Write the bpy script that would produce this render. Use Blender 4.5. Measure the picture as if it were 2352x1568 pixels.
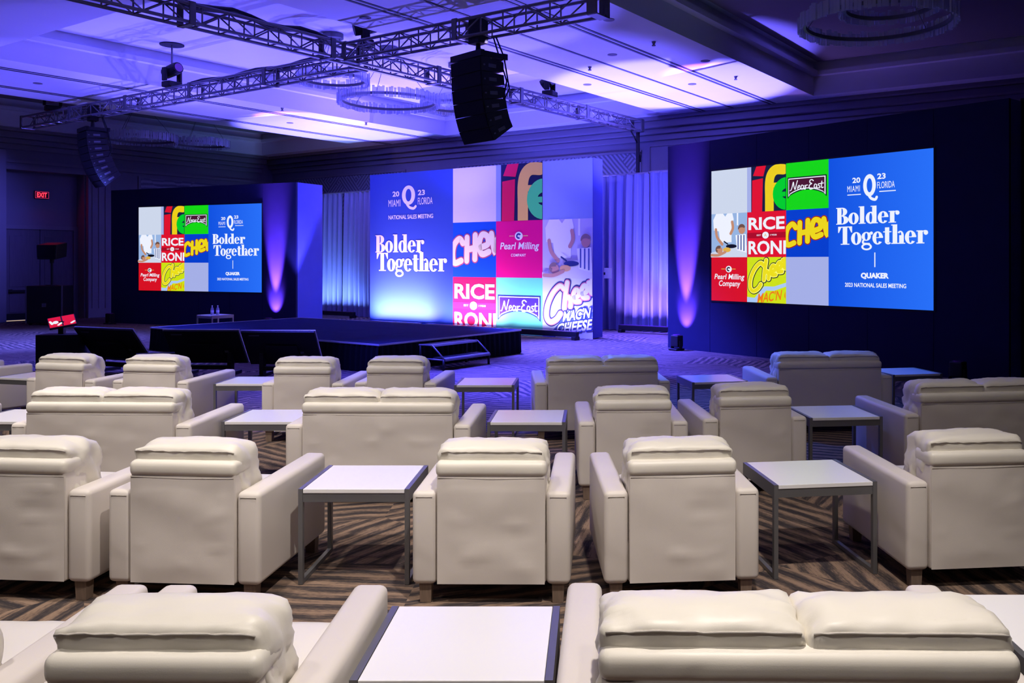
import bpy, bmesh, math, random
from mathutils import Vector, Matrix, noise
from mathutils.geometry import tessellate_polygon

for o in list(bpy.data.objects):
    bpy.data.objects.remove(o, do_unlink=True)
SC = bpy.context.scene
COL = SC.collection
R = math.radians
PI = math.pi
ROOM = R(33.631)                      # the room is turned against the camera
CU, SU = math.cos(ROOM), math.sin(ROOM)

def uv(u, v, z=0.0):
    """room coordinates (u along the back wall, v towards it) -> world"""
    return Vector((CU * u + SU * v, -SU * u + CU * v, z))

# ------------------------------------------------------------------ camera
cam = bpy.data.cameras.new('camera')
cam.sensor_width = 36.0
cam.lens = 36.0 * 2010.0 / 2352.0
cam.shift_x = -184.0 / 2352.0
cam.shift_y = -184.0 / 2352.0
cam.clip_end = 200
camo = bpy.data.objects.new('camera', cam)
COL.objects.link(camo)
camo.location = (0, 0, 1.75)
camo.rotation_euler = (PI / 2, 0, 0)
SC.camera = camo

# ------------------------------------------------------------------ world, exposure
w = bpy.data.worlds.new('world')
SC.world = w
w.use_nodes = True
w.node_tree.nodes['Background'].inputs[0].default_value = (0.06, 0.07, 0.14, 1)
w.node_tree.nodes['Background'].inputs[1].default_value = 0.05
vs = SC.view_settings
vs.view_transform = 'Standard'
vs.look = 'None'
vs.exposure = 0.0
vs.gamma = 1.0
vs.use_curve_mapping = False

# ------------------------------------------------------------------ lights
def spot(name, loc, target, power, color, angle, blend=0.5, size=0.15):
    l = bpy.data.lights.new(name, 'SPOT')
    l.energy = power
    l.color = color
    l.spot_size = R(angle)
    l.spot_blend = blend
    l.shadow_soft_size = size
    o = bpy.data.objects.new(name, l)
    COL.objects.link(o)
    o.location = loc
    d = Vector(target) - Vector(loc)
    o.rotation_euler = d.to_track_quat('-Z', 'Y').to_euler()
    return o

def area(name, loc, target, power, color, sx, sy, spread=180):
    l = bpy.data.lights.new(name, 'AREA')
    l.shape = 'RECTANGLE'
    l.size = sx
    l.size_y = sy
    l.energy = power
    l.color = color
    l.spread = R(spread)
    o = bpy.data.objects.new(name, l)
    COL.objects.link(o)
    o.location = loc
    d = Vector(target) - Vector(loc)
    o.rotation_euler = d.to_track_quat('-Z', 'Y').to_euler()
    return o

WARM = (1.0, 0.91, 0.83)
PERI = (0.12, 0.10, 1.0)
# recessed house downlights in the ceiling above the lounge: each lights the row in front of it
for (x, y, tx, ty, p) in [(-0.9, -0.1, -0.9, 1.9, 215), (1.6, 0.0, 1.2, 2.0, 150), (0.6, 2.2, -0.2, 3.9, 760), (-3.0, 2.1, -2.9, 4.0, 380),
                          (-1.9, 4.1, -2.1, 5.9, 430), (-4.9, 3.9, -4.6, 6.0, 360), (-5.6, 6.2, -5.3, 8.2, 760), (-2.6, 6.2, -2.6, 8.0, 340), (2.9, 2.4, 2.5, 4.3, 230), (2.0, 5.4, 1.6, 7.4, 110)]:
    spot('house_light', (x, y, 5.50), (tx, ty, 0.0), p * 1.17, WARM, 70, 0.95, 0.10)
# blue wash from the truss heads on to floor, stage and left wall
for (u, v, tu, tv, tz, p, c, a) in [(-11.5, 8.2, -8.6, 8.6, 0, 5200, (0.06, 0.06, 1.0), 66), (-9.6, 9.9, -7.6, 10.8, 0, 13000, (0.06, 0.06, 1.0), 62),
                             (-13.5, 10.4, -17.5, 7.4, 0, 5200, (0.09, 0.10, 1.0), 74), (-18.5, 10.4, -21.2, 8.8, 0, 7000, (0.10, 0.12, 1.0), 70),
                             (-11.5, 13.6, -9.6, 14.6, 0, 19000, (0.07, 0.07, 1.0), 60), (-11.5, 17.0, -10.0, 17.0, 0, 11000, (0.09, 0.07, 1.0), 60),
                             (-7.0, 9.9, -4.4, 9.2, 0, 1300, (0.05, 0.17, 1.0), 60), (-22.0, 10.4, -27.9, 9.6, 2.6, 1500, (0.10, 0.10, 1.0), 60)]:
    spot('truss_wash', uv(u, v, 5.0), uv(tu, tv, tz), p, c, a, 0.9, 0.1)
# front wash on the printed backdrop
for u in (-17.5, -13.0, -8.5):
    spot('backdrop_wash', uv(u, 9.9, 5.0), uv(u * 0.55 - 6.4, 16.4, 2.6), 560, (0.66, 0.54, 1.0), 44, 0.8, 0.1)
# unseen up-lights added low around stage and set, cones shaped to wash the ceiling
for (u, v, z, tu, tv, p, a) in [(-10.9, 14.6, .35, -10.9, 14.2, 2100, 74), (-14.6, 14.6, .35, -14.6, 13.4, 2300, 92), (-18.0, 14.2, .35, -17.8, 13.4, 2700, 78),
                                (-11.6, 14.6, .35, -9.3, 9.4, 2600, 48), (-15.4, 9.2, .35, -15.4, 9.4, 1300, 80), (-19.6, 9.2, .35, -19.2, 9.2, 1300, 70),
                                (-9.4, 17.1, .35, -9.2, 16.9, 10500, 58), (-19.8, 17.0, .35, -19.9, 16.8, 10500, 58), (-14.4, 17.0, .35, -14.4, 16.9, 2600, 90)]:
    spot('ceiling_wash', uv(u, v, z), uv(tu, tv, 5.55), p, PERI, a, 0.30, 0.08)

# blue up-light on the wall behind the set
for (u, v, tu, p) in [(-9.9, 17.6, -10.6, 1700), (-14.5, 17.4, -14.5, 1100)]:
    spot('wall_wash', uv(u, v, .35), uv(tu, 20.5, 4.7), p, (0.07, 0.09, 1.0), 70, .8, .08)

# ------------------------------------------------------------------ materials
MATS = {}
def nodes_of(m):
    m.use_nodes = True
    nt = m.node_tree
    return nt, nt.nodes, nt.links

def mat(name, col, rough=0.5, metal=0.0, spec=0.5, var=0.0, vscale=8.0, bump=0.0, bscale=60.0, stretch=(1, 1, 1), bump2=0.0, b2scale=5.0, **kw):
    if name in MATS:
        return MATS[name]
    m = bpy.data.materials.new(name)
    nt, N, Lk = nodes_of(m)
    b = N['Principled BSDF']
    b.inputs['Base Color'].default_value = (*col, 1)
    b.inputs['Roughness'].default_value = rough
    b.inputs['Metallic'].default_value = metal
    b.inputs['Specular IOR Level'].default_value = spec
    for k, v in kw.items():
        b.inputs[k].default_value = v
    tc = N.new('ShaderNodeTexCoord')
    mp = N.new('ShaderNodeMapping')
    mp.inputs['Scale'].default_value = stretch
    Lk.new(tc.outputs['Object'], mp.inputs[0])
    if var > 0:
        n = N.new('ShaderNodeTexNoise')
        n.inputs['Scale'].default_value = vscale
        n.inputs['Detail'].default_value = 4
        Lk.new(mp.outputs[0], n.inputs['Vector'])
        mx = N.new('ShaderNodeMix')
        mx.data_type = 'RGBA'
        mx.inputs[6].default_value = (*[c * (1 - var) for c in col], 1)
        mx.inputs[7].default_value = (*[min(1, c * (1 + var)) for c in col], 1)
        Lk.new(n.outputs['Fac'], mx.inputs[0])
        Lk.new(mx.outputs[2], b.inputs['Base Color'])
    last = None
    for amt, sc, dist in ((bump, bscale, 0.002), (bump2, b2scale, 0.03)):
        if amt > 0:
            n = N.new('ShaderNodeTexNoise')
            n.inputs['Scale'].default_value = sc
            n.inputs['Detail'].default_value = 3 if dist < .01 else 0.5
            n.inputs['Distortion'].default_value = 0 if dist < .01 else 1.2
            Lk.new(mp.outputs[0], n.inputs['Vector'])
            bp = N.new('ShaderNodeBump')
            bp.inputs['Strength'].default_value = amt
            bp.inputs['Distance'].default_value = dist
            Lk.new(n.outputs['Fac'], bp.inputs['Height'])
            if last:
                Lk.new(last.outputs[0], bp.inputs['Normal'])
            last = bp
    if last:
        Lk.new(last.outputs[0], b.inputs['Normal'])
    MATS[name] = m
    return m

def emis(name, col, strength=1.0):
    if name in MATS:
        return MATS[name]
    m = bpy.data.materials.new(name)
    nt, N, Lk = nodes_of(m)
    b = N['Principled BSDF']
    b.inputs['Base Color'].default_value = (0.01, 0.01, 0.01, 1)
    b.inputs['Roughness'].default_value = 0.6
    b.inputs['Specular IOR Level'].default_value = 0.1
    b.inputs['Emission Color'].default_value = (*col, 1)
    b.inputs['Emission Strength'].default_value = strength
    MATS[name] = m
    return m

def srgb(r, g, b):
    f = lambda c: (c / 255 / 12.92) if c / 255 <= 0.04045 else ((c / 255 + 0.055) / 1.055) ** 2.4
    return (f(r), f(g), f(b))

M_LEATHER = mat('cream_upholstery', (0.70, 0.645, 0.595), 0.46, 0, 0.35, 0.04, 3.0, 0.12, 260, bump2=0.28, b2scale=2.2)
M_LEATHER2 = mat('cream_cushion', (0.78, 0.74, 0.66), 0.42, 0, 0.4, 0.03, 3.0, 0.10, 260, bump2=0.25, b2scale=4.0)
M_SEAM = mat('cream_seam', (0.50, 0.46, 0.42), 0.6)
M_WOODLEG = mat('brown_wood', (0.20, 0.14, 0.105), 0.5, 0, 0.4, 0.3, 12, stretch=(8, 8, 1))
M_TTOP = mat('white_laminate', (0.86, 0.85, 0.86), 0.22, 0, 0.5, 0.02, 2)
M_GREY = mat('grey_metal', (0.20, 0.20, 0.21), 0.38, 0.55, 0.5, 0.06, 10)
M_ALU = mat('aluminium', (0.22, 0.21, 0.23), 0.45, 0.6, 0.5, 0.12, 14)
M_PLATE = mat('dull_plate', (0.16, 0.16, 0.17), 0.5, 0.5, 0.5, 0.15, 14)
M_BLACK = mat('black_plastic', (0.008, 0.008, 0.010), 0.55, 0, 0.35, 0.2, 30, 0.2, 160)
M_GRILLE = mat('black_grille', (0.006, 0.006, 0.008), 0.75, 0, 0.25, 0.3, 90, 0.5, 260)
M_BLACKCLOTH = mat('black_cloth', (0.006, 0.007, 0.010), 0.95, 0, 0.1, 0.2, 20, 0.3, 120)
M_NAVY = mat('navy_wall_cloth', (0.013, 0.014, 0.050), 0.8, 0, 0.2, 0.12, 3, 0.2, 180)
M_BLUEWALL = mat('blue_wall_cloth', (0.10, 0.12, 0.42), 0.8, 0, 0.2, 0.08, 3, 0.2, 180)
M_CEIL = mat('ceiling_paint', (0.70, 0.70, 0.74), 0.9, 0, 0.2, 0.03, 2)
M_CEILDK = mat('tray_shade_paint', (0.26, 0.24, 0.24), 0.9, 0, 0.2, 0.05, 2)  # taupe for the outer trays; its darkness also stands for shade between beams
M_WALL = mat('wall_paint', (0.19, 0.18, 0.20), 0.85, 0, 0.2, 0.06, 2)
M_TRIM = mat('trim_paint', (0.20, 0.185, 0.20), 0.7, 0, 0.3, 0.05, 3)
M_DOOR = mat('door_wood', (0.13, 0.11, 0.12), 0.6, 0, 0.3, 0.2, 5, stretch=(6, 6, 0.6))
M_TRACK = mat('track_metal', (0.10, 0.10, 0.12), 0.5, 0.3)
M_STAGE = mat('stage_carpet', (0.008, 0.012, 0.045), 0.95, 0, 0.03, 0.35, 40, 0.4, 150)
M_WHITEEDGE = mat('pale_edge_trim', (0.55, 0.55, 0.58), 0.5)
M_DRAPE = mat('grey_blue_drape', (0.17, 0.18, 0.28), 0.55, 0, 0.4, 0.06, 4, 0.2, 160)
M_GLASS = mat('crystal', (0.85, 0.88, 1.0), 0.08, 0, 0.6, 0, 1, **{'Transmission Weight': 0.6, 'IOR': 1.25})
M_LENS = mat('lens_glass', (0.25, 0.05, 0.25), 0.1, 0, 0.8)
M_BOTTLE = mat('clear_plastic', (0.8, 0.85, 1.0), 0.1, 0, 0.6, 0, 1, **{'Transmission Weight': 0.6, 'IOR': 1.2})

def carpet():
    m = bpy.data.materials.new('patterned_carpet')
    nt, N, Lk = nodes_of(m)
    b = N['Principled BSDF']
    b.inputs['Roughness'].default_value = 0.95
    b.inputs['Specular IOR Level'].default_value = 0.1
    tc = N.new('ShaderNodeTexCoord')
    # large irregular patches, each with its own stripe direction
    vo = N.new('ShaderNodeTexVoronoi')
    vo.inputs['Scale'].default_value = 0.8
    Lk.new(tc.outputs['Object'], vo.inputs['Vector'])
    sep = N.new('ShaderNodeSeparateColor')
    Lk.new(vo.outputs['Color'], sep.inputs[0])
    ang = N.new('ShaderNodeMath'); ang.operation = 'MULTIPLY'
    ang.inputs[1].default_value = 3.14
    Lk.new(sep.outputs[0], ang.inputs[0])
    rot = N.new('ShaderNodeVectorRotate'); rot.rotation_type = 'Z_AXIS'
    Lk.new(tc.outputs['Object'], rot.inputs['Vector'])
    Lk.new(ang.outputs[0], rot.inputs['Angle'])
    def streak(scx, scy, det):
        mp = N.new('ShaderNodeMapping')
        mp.inputs['Scale'].default_value = (scx, scy, 1)
        Lk.new(rot.outputs[0], mp.inputs[0])
        n = N.new('ShaderNodeTexNoise')
        n.inputs['Scale'].default_value = 1.0
        n.inputs['Detail'].default_value = det
        Lk.new(mp.outputs[0], n.inputs['Vector'])
        return n
    wv = N.new('ShaderNodeTexWave')
    wv.wave_type = 'BANDS'; wv.bands_direction = 'Y'
    wv.inputs['Scale'].default_value = 2.5
    wv.inputs['Distortion'].default_value = 3.2
    wv.inputs['Detail'].default_value = 2
    wv.inputs['Detail Scale'].default_value = 1.3
    Lk.new(rot.outputs[0], wv.inputs['Vector'])
    s1 = streak(2.2, 38, 4)
    s2 = streak(30, 240, 3)
    add = N.new('ShaderNodeMath'); add.operation = 'MULTIPLY_ADD'
    add.inputs[1].default_value = 0.9
    Lk.new(s1.outputs['Fac'], add.inputs[0])
    half = N.new('ShaderNodeMath'); half.operation = 'MULTIPLY'; half.inputs[1].default_value = 0.30
    Lk.new(wv.outputs['Fac'], half.inputs[0])
    Lk.new(half.outputs[0], add.inputs[2])
    add2 = N.new('ShaderNodeMath'); add2.operation = 'MULTIPLY_ADD'
    add2.inputs[1].default_value = 0.55
    Lk.new(s2.outputs['Fac'], add2.inputs[0])
    Lk.new(add.outputs[0], add2.inputs[2])
    cr = N.new('ShaderNodeValToRGB')
    e = cr.color_ramp.elements
    e[0].position = 0.62; e[0].color = (0.040, 0.034, 0.038, 1)
    e[1].position = 1.12; e[1].color = (0.27, 0.185, 0.135, 1)
    x = e.new(0.78); x.color = (0.090, 0.068, 0.060, 1)
    x = e.new(0.90); x.color = (0.20, 0.135, 0.10, 1)
    sub = N.new('ShaderNodeMath'); sub.operation = 'SUBTRACT'; sub.inputs[1].default_value = 0.06
    Lk.new(add2.outputs[0], sub.inputs[0])
    e[-1].position = 1.0
    Lk.new(sub.outputs[0], cr.inputs[0])
    Lk.new(cr.outputs[0], b.inputs['Base Color'])
    bn = N.new('ShaderNodeTexNoise'); bn.inputs['Scale'].default_value = 260
    Lk.new(tc.outputs['Object'], bn.inputs['Vector'])
    bp = N.new('ShaderNodeBump'); bp.inputs['Strength'].default_value = 0.5; bp.inputs['Distance'].default_value = 0.004
    Lk.new(bn.outputs['Fac'], bp.inputs['Height'])
    Lk.new(bp.outputs[0], b.inputs['Normal'])
    return m

def wallpaper():
    m = bpy.data.materials.new('herringbone_wallpaper')
    nt, N, Lk = nodes_of(m)
    b = N['Principled BSDF']
    b.inputs['Roughness'].default_value = 0.6
    tc = N.new('ShaderNodeTexCoord')
    vo = N.new('ShaderNodeTexVoronoi'); vo.inputs['Scale'].default_value = 3.0
    Lk.new(tc.outputs['Object'], vo.inputs['Vector'])
    sep = N.new('ShaderNodeSeparateColor'); Lk.new(vo.outputs['Color'], sep.inputs[0])
    rnd = N.new('ShaderNodeMath'); rnd.operation = 'ROUND'; Lk.new(sep.outputs[0], rnd.inputs[0])
    mu = N.new('ShaderNodeMath'); mu.operation = 'MULTIPLY_ADD'; mu.inputs[1].default_value = 1.6; mu.inputs[2].default_value = 0.75
    Lk.new(rnd.outputs[0], mu.inputs[0])
    rot = N.new('ShaderNodeVectorRotate'); rot.rotation_type = 'Y_AXIS'
    Lk.new(tc.outputs['Object'], rot.inputs['Vector']); Lk.new(mu.outputs[0], rot.inputs['Angle'])
    wv = N.new('ShaderNodeTexWave'); wv.bands_direction = 'X'; wv.inputs['Scale'].default_value = 3.0; wv.inputs['Distortion'].default_value = 1.0
    Lk.new(rot.outputs[0], wv.inputs['Vector'])
    cr = N.new('ShaderNodeValToRGB')
    cr.color_ramp.elements[0].color = (0.10, 0.10, 0.13, 1)
    cr.color_ramp.elements[1].color = (0.30, 0.30, 0.34, 1)
    Lk.new(wv.outputs['Fac'], cr.inputs[0]); Lk.new(cr.outputs[0], b.inputs['Base Color'])
    return m

# ------------------------------------------------------------------ mesh helpers
def tag(o, label=None, cat=None, group=None, kind=None):
    if label: o['label'] = label
    if cat: o['category'] = cat
    if group: o['group'] = group
    if kind: o['kind'] = kind
    return o

def empty(name, loc=(0, 0, 0), rz=0.0, parent=None):
    o = bpy.data.objects.new(name, None)
    o.empty_display_size = 0.1
    COL.objects.link(o)
    o.location = loc
    o.rotation_euler = (0, 0, rz)
    if parent: o.parent = parent
    return o

def link(name, me, parent=None, m=None, loc=None, rot=None):
    o = bpy.data.objects.new(name, me)
    COL.objects.link(o)
    if m is not None and not me.materials:
        me.materials.append(m)
    if parent: o.parent = parent
    if loc is not None: o.location = loc
    if rot is not None: o.rotation_euler = rot
    return o

def bmesh_obj(name, bm, m, parent=None, smooth=False, loc=None, rot=None):
    me = bpy.data.meshes.new(name)
    bm.normal_update()
    bm.to_mesh(me)
    bm.free()
    if smooth:
        for p in me.polygons: p.use_smooth = True
    return link(name, me, parent, m, loc, rot)

def abox(bm, x0, x1, y0, y1, z0, z1, r=0.0, seg=2):
    g = bmesh.ops.create_cube(bm, size=1.0)
    vs = g['verts']
    for v in vs:
        v.co = Vector(((x0 + x1) / 2 + v.co.x * (x1 - x0), (y0 + y1) / 2 + v.co.y * (y1 - y0), (z0 + z1) / 2 + v.co.z * (z1 - z0)))
    if r > 0:
        es = list({e for v in vs for e in v.link_edges})
        bmesh.ops.bevel(bm, geom=es, offset=r, segments=seg, profile=0.5, affect='EDGES')
    return bm

def box(name, x0, x1, y0, y1, z0, z1, m, parent=None, r=0.0, seg=2, smooth=False, loc=None, rot=None):
    bm = bmesh.new()
    abox(bm, x0, x1, y0, y1, z0, z1, r, seg)
    return bmesh_obj(name, bm, m, parent, smooth, loc, rot)

def acyl(bm, p0, p1, r0, r1=None, n=12, cap=True):
    p0, p1 = Vector(p0), Vector(p1)
    r1 = r0 if r1 is None else r1
    d = p1 - p0
    q = d.to_track_quat('Z', 'Y')
    a, b = [], []
    for i in range(n):
        t = 2 * PI * i / n
        c = Vector((math.cos(t), math.sin(t), 0))
        a.append(bm.verts.new(p0 + q @ (c * r0)))
        b.append(bm.verts.new(p1 + q @ (c * r1)))
    for i in range(n):
        j = (i + 1) % n
        bm.faces.new((a[i], a[j], b[j], b[i]))
    if cap:
        bm.faces.new(a[::-1]); bm.faces.new(b)
    return bm

def cyl(name, p0, p1, r0, m, parent=None, r1=None, n=14, smooth=True):
    bm = bmesh.new()
    acyl(bm, p0, p1, r0, r1, n)
    o = bmesh_obj(name, bm, m, parent)
    return o

def atube(bm, pts, r, n=8, closed=False):
    pts = [Vector(p) for p in pts]
    rings = []
    k = len(pts)
    for i, p in enumerate(pts):
        if closed:
            d = pts[(i + 1) % k] - pts[i - 1]
        else:
            d = pts[min(i + 1, k - 1)] - pts[max(i - 1, 0)]
        q = d.to_track_quat('Z', 'Y')
        rings.append([bm.verts.new(p + q @ Vector((math.cos(2 * PI * j / n) * r, math.sin(2 * PI * j / n) * r, 0))) for j in range(n)])
    for i in range(k if closed else k - 1):
        a, b = rings[i], rings[(i + 1) % k]
        # align seams
        best = min(range(n), key=lambda s: (a[0].co - b[s].co).length)
        for j in range(n):
            bm.faces.new((a[j], a[(j + 1) % n], b[(j + 1 + best) % n], b[(j + best) % n]))
    if not closed:
        bm.faces.new(rings[0][::-1]); bm.faces.new(rings[-1])
    return bm

def tube(name, pts, r, m, parent=None, n=8, closed=False):
    bm = bmesh.new()
    atube(bm, pts, r, n, closed)
    return bmesh_obj(name, bm, m, parent, True)

def cushion_map(p, cx, cy, cz, hx, hy, hz, n, wr, seed, shear, crown):
    so = Vector((seed * 7.3, seed * 3.1, seed * 1.7))
    s = (abs(p.x) ** n + abs(p.y) ** n + abs(p.z) ** n) ** (1 / n)
    q = p / s
    nrm = q.normalized()
    c = Vector((q.x * hx, q.y * hy, q.z * hz))
    if q.z > 0:
        c.z += crown * (1 - q.x ** 6) * (1 - q.y * q.y) * q.z ** 3
    wv = noise.noise(Vector((c.x * 9, c.y * 14, c.z * 14)) + so) * wr
    wv += noise.noise(Vector((c.x * 26 + c.z * 34, c.y * 30, c.z * 12)) + so) * wr * .6
    c += nrm * wv * (.6 + 1.2 * abs(q.x) ** 3)
    c.y += shear * c.z
    return c + Vector((cx, cy, cz))

def cushion_bm(cx, cy, cz, hx, hy, hz, n=6.0, cuts=11, wr=0.008, seed=0, shear=0.0, crown=0.0):
    """soft box cushion with small wrinkles; shear leans the top backwards"""
    bm = bmesh.new()
    bmesh.ops.create_cube(bm, size=2.0)
    bmesh.ops.subdivide_edges(bm, edges=bm.edges[:], cuts=cuts, use_grid_fill=True)
    for v in bm.verts:
        v.co = cushion_map(v.co.copy(), cx, cy, cz, hx, hy, hz, n, wr, seed, shear, crown)
    return bm

def copy_tree(o, parent=None):
    c = o.copy()
    COL.objects.link(c)
    c.parent = parent
    for ch in [x for x in bpy.data.objects if x.parent == o]:
        copy_tree(ch, c)
    return c

# ================================================================== STRUCTURE
ROT = (0, 0, -ROOM)
def room_box(name, u0, u1, v0, v1, z0, z1, m, parent=None, r=0.0):
    """box in room coordinates; the object itself carries the room's turn"""
    o = box(name, u0, u1, v0, v1, z0, z1, m, parent, r)
    if not parent:
        o.rotation_euler = ROT
    return o
U0, U1, V0, V1 = -27.9, 7.0, -9.0, 20.5
ZB, ZT = 5.55, 6.30
floor = room_box('floor', U0 - 1, U1 + .2, V0 - .2, V1 + .2, -0.1, 0.0, carpet()); tag(floor, kind='structure')
wr_ = room_box('wall_right', U1, U1 + .2, V0, V1, 0, 6.4, M_WALL); tag(wr_, kind='structure')
wf_ = room_box('wall_front', U0, U1, V0 - .2, V0, 0, 6.4, M_WALL); tag(wf_, kind='structure')

# --- back wall with papered panels, frames and cornice
wb = room_box('wall_back', U0 - .6, U1, V1, V1 + .2, 0, 6.4, M_WALL); tag(wb, kind='structure')
WP = wallpaper()
for (a, b) in [(-26.5, -21.0), (-18.6, -12.08), (-8.5, -3.0), (-1.0, 4.0)]:
    box('wallpaper_panel', a, b, V1 - .02, V1, 1.0, 4.70, WP, wb)
    for x in (a - .06, b):
        box('panel_frame', x, x + .06, V1 - .05, V1, .94, 4.76, M_TRIM, wb)
    box('panel_frame', a, b, V1 - .05, V1, 4.70, 4.76, M_TRIM, wb)
for (a, b) in [(-11.78, -8.72)]:
    for x in (a, b - .03):
        box('panel_bead', x, x + .03, V1 - .03, V1, 1.0, 4.86, M_TRIM, wb)
    box('panel_bead', a, b, V1 - .03, V1, 4.83, 4.86, M_TRIM, wb)
for i, (z0, z1, d) in enumerate([(4.98, 5.14, .08), (5.14, 5.28, .20), (5.28, 5.46, .38), (5.46, 5.56, .52)]):
    t = room_box('trim_%d' % (i + 1), U0, U1, V1 - d, V1, z0, z1, M_TRIM, None, 0.02); tag(t, kind='structure')
bb = room_box('baseboard_back', U0, U1, V1 - .03, V1, 0, .2, M_TRIM); tag(bb, kind='structure')

# --- left wall: door alcove between pilasters
wl = room_box('wall_left', U0 - .8, U0, V0, 11.6, 0, 6.4, M_WALL); tag(wl, kind='structure')
box('wall_section', U0 - .8, U0, 13.75, V1, 0, 6.4, M_WALL, wl)
box('wall_section', U0 - .8, U0, 11.6, 13.75, 4.4, 6.4, M_WALL, wl)
box('alcove_back', U0 - .8, U0 - .45, 11.6, 13.75, 0, 4.4, M_WALL, wl)
box('pilaster', U0, U0 + .14, 13.8, 14.5, 0, 4.95, M_TRIM, wl, .02)
box('pilaster', U0, U0 + .14, 10.9, 11.55, 0, 4.95, M_TRIM, wl, .02)
for v in (13.95, 14.15, 14.35):
    box('pilaster_flute', U0 + .14, U0 + .165, v - .04, v + .04, .3, 4.7, M_TRIM, wl)
box('alcove_frame', U0, U0 + .06, 11.55, 13.8, 4.4, 4.52, M_TRIM, wl)
box('frieze_band', U0, U0 + .07, V0, V1, 4.60, 4.68, M_TRIM, wl)
box('wallpaper_panel', U0, U0 + .02, 15.5, 19.6, 1.0, 4.45, WP, wl)
for a in (15.42, 19.6):
    box('panel_frame', U0, U0 + .05, a, a + .08, .9, 4.5, M_TRIM, wl)
for i, (z0, z1, d) in enumerate([(4.98, 5.14, .08), (5.14, 5.28, .20), (5.28, 5.46, .36), (5.46, 5.56, .5)]):
    t = room_box('trim_%d' % (i + 5), U0, U0 + d, V0, V1 - .5, z0, z1, M_TRIM, None, .02); tag(t, kind='structure')
bl = room_box('baseboard_left', U0, U0 + .03, V0, 10.9, 0, .2, M_TRIM); tag(bl, kind='structure')
box('board', U0, U0 + .03, 14.5, V1, 0, .2, M_TRIM, bl)
d1 = room_box('door_1', U0 - .45, U0 - .40, 11.72, 12.66, .02, 2.70, M_DOOR); tag(d1, kind='structure')
d2 = room_box('door_2', U0 - .45, U0 - .40, 12.68, 13.62, .02, 2.70, M_DOOR); tag(d2, kind='structure')
for d, a in ((d1, 11.72), (d2, 12.68)):
    for z0, z1 in ((.25, .80), (1.0, 2.5)):
        box('door_panel', U0 - .40, U0 - .385, a + .12, a + .82, z0, z1, M_DOOR, d, .006)
    box('push_bar', U0 - .36, U0 - .31, a + .08, a + .88, .84, .91, M_BLACK, d, .01)
    box('bar_mount', U0 - .40, U0 - .34, a + .10, a + .18, .82, .93, M_BLACK, d)
    box('kick_plate', U0 - .40, U0 - .39, a + .04, a + .90, .05, .22, M_BLACK, d)
    box('light_gap', U0 - .46, U0 - .405, a + .03, a + .91, .004, .02, emis('lit_gap', (1.0, .72, .5), .8), d)
for i, (a, b, z0, z1) in enumerate([(11.6, 11.72, 0, 2.82), (13.62, 13.75, 0, 2.82), (11.72, 13.62, 2.70, 2.82)]):
    t = room_box('trim_%d' % (i + 9), U0 - .45, U0 - .36, a, b, z0, z1, M_TRIM); tag(t, kind='structure')

# --- ceiling: high trays between lower beams
ceil = room_box('ceiling', U0 - 1, U1 + .2, V0 - .2, V1 + .2, ZT, ZT + .1, M_CEIL); tag(ceil, kind='structure')
def beam(u0, u1, v0, v1, m=M_CEIL):
    return box('ceiling_beam', u0, u1, v0, v1, ZB, ZT, m, ceil)
beam(-22.2, -18.35, 7.1, 19.55)
beam(-11.0, -6.9, 7.1, 19.55)
beam(U0, U1, 19.55, V1)
beam(U0, U0 + .7, V0, 19.55)
beam(U0 + .7, U1, 3.6, 7.1)
beam(3.2, U1, 7.1, 19.55)
beam(U0 + .7, U1, V0, -2.5)
def ledge(u0, u1, v0, v1, z=5.98, d=.16, m=M_CEIL):
    """stepped moulding round the inside of a tray"""
    box('tray_ledge', u0, u0 + d, v0, v1, z, z + .10, m, ceil)
    box('tray_ledge', u1 - d, u1, v0, v1, z, z + .10, m, ceil)
    box('tray_ledge', u0 + d, u1 - d, v0, v0 + d, z, z + .10, m, ceil)
    box('tray_ledge', u0 + d, u1 - d, v1 - d, v1, z, z + .10, m, ceil)
ledge(-18.35, -11.0, 7.1, 19.55)
ledge(-27.2, -22.2, 7.1, 19.55)
ledge(-6.9, 3.2, 7.1, 19.55)
ledge(-27.2, 7.0, -2.5, 3.6)
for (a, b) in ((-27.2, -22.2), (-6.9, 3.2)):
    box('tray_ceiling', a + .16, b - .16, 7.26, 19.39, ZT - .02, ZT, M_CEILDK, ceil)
for u in (-21.25, -21.1, -19.25, -19.1, -10.0, -9.88, -9.1, -8.12, -8.0):
    box('partition_track', u - .025, u + .025, 3.6 if u > -15 else 7.1, 20.2, ZB - .012, ZB + .01, M_TRACK, ceil)
for (u, v) in [(-10.5, 9.4), (-10.5, 12.6), (-10.5, 15.6), (-7.4, 11.6), (-7.4, 15.0), (-20.2, 12.0), (-20.2, 15.4), (-20.2, 9.0), (-8.6, 13.6), (-8.6, 16.8), (-8.8, 6.0), (-12.6, 5.0)]:
    bm = bmesh.new(); acyl(bm, (u, v, ZB - .01), (u, v, ZB + .01), .09, None, 18)
    bmesh_obj('recessed_light', bm, M_TRIM, ceil)
for (u, v) in [(-9.5, 11.0), (-9.5, 14.2), (-7.5, 13.2), (-7.5, 16.6), (-18.4, 13.8), (-18.4, 16.5)]:
    bm = bmesh.new(); acyl(bm, (u, v, ZB - .06), (u, v, ZB), .015, .04, 8); acyl(bm, (u, v, ZB - .075), (u, v, ZB - .06), .035, None, 8)
    bmesh_obj('sprinkler', bm, M_TRIM, ceil)

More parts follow.
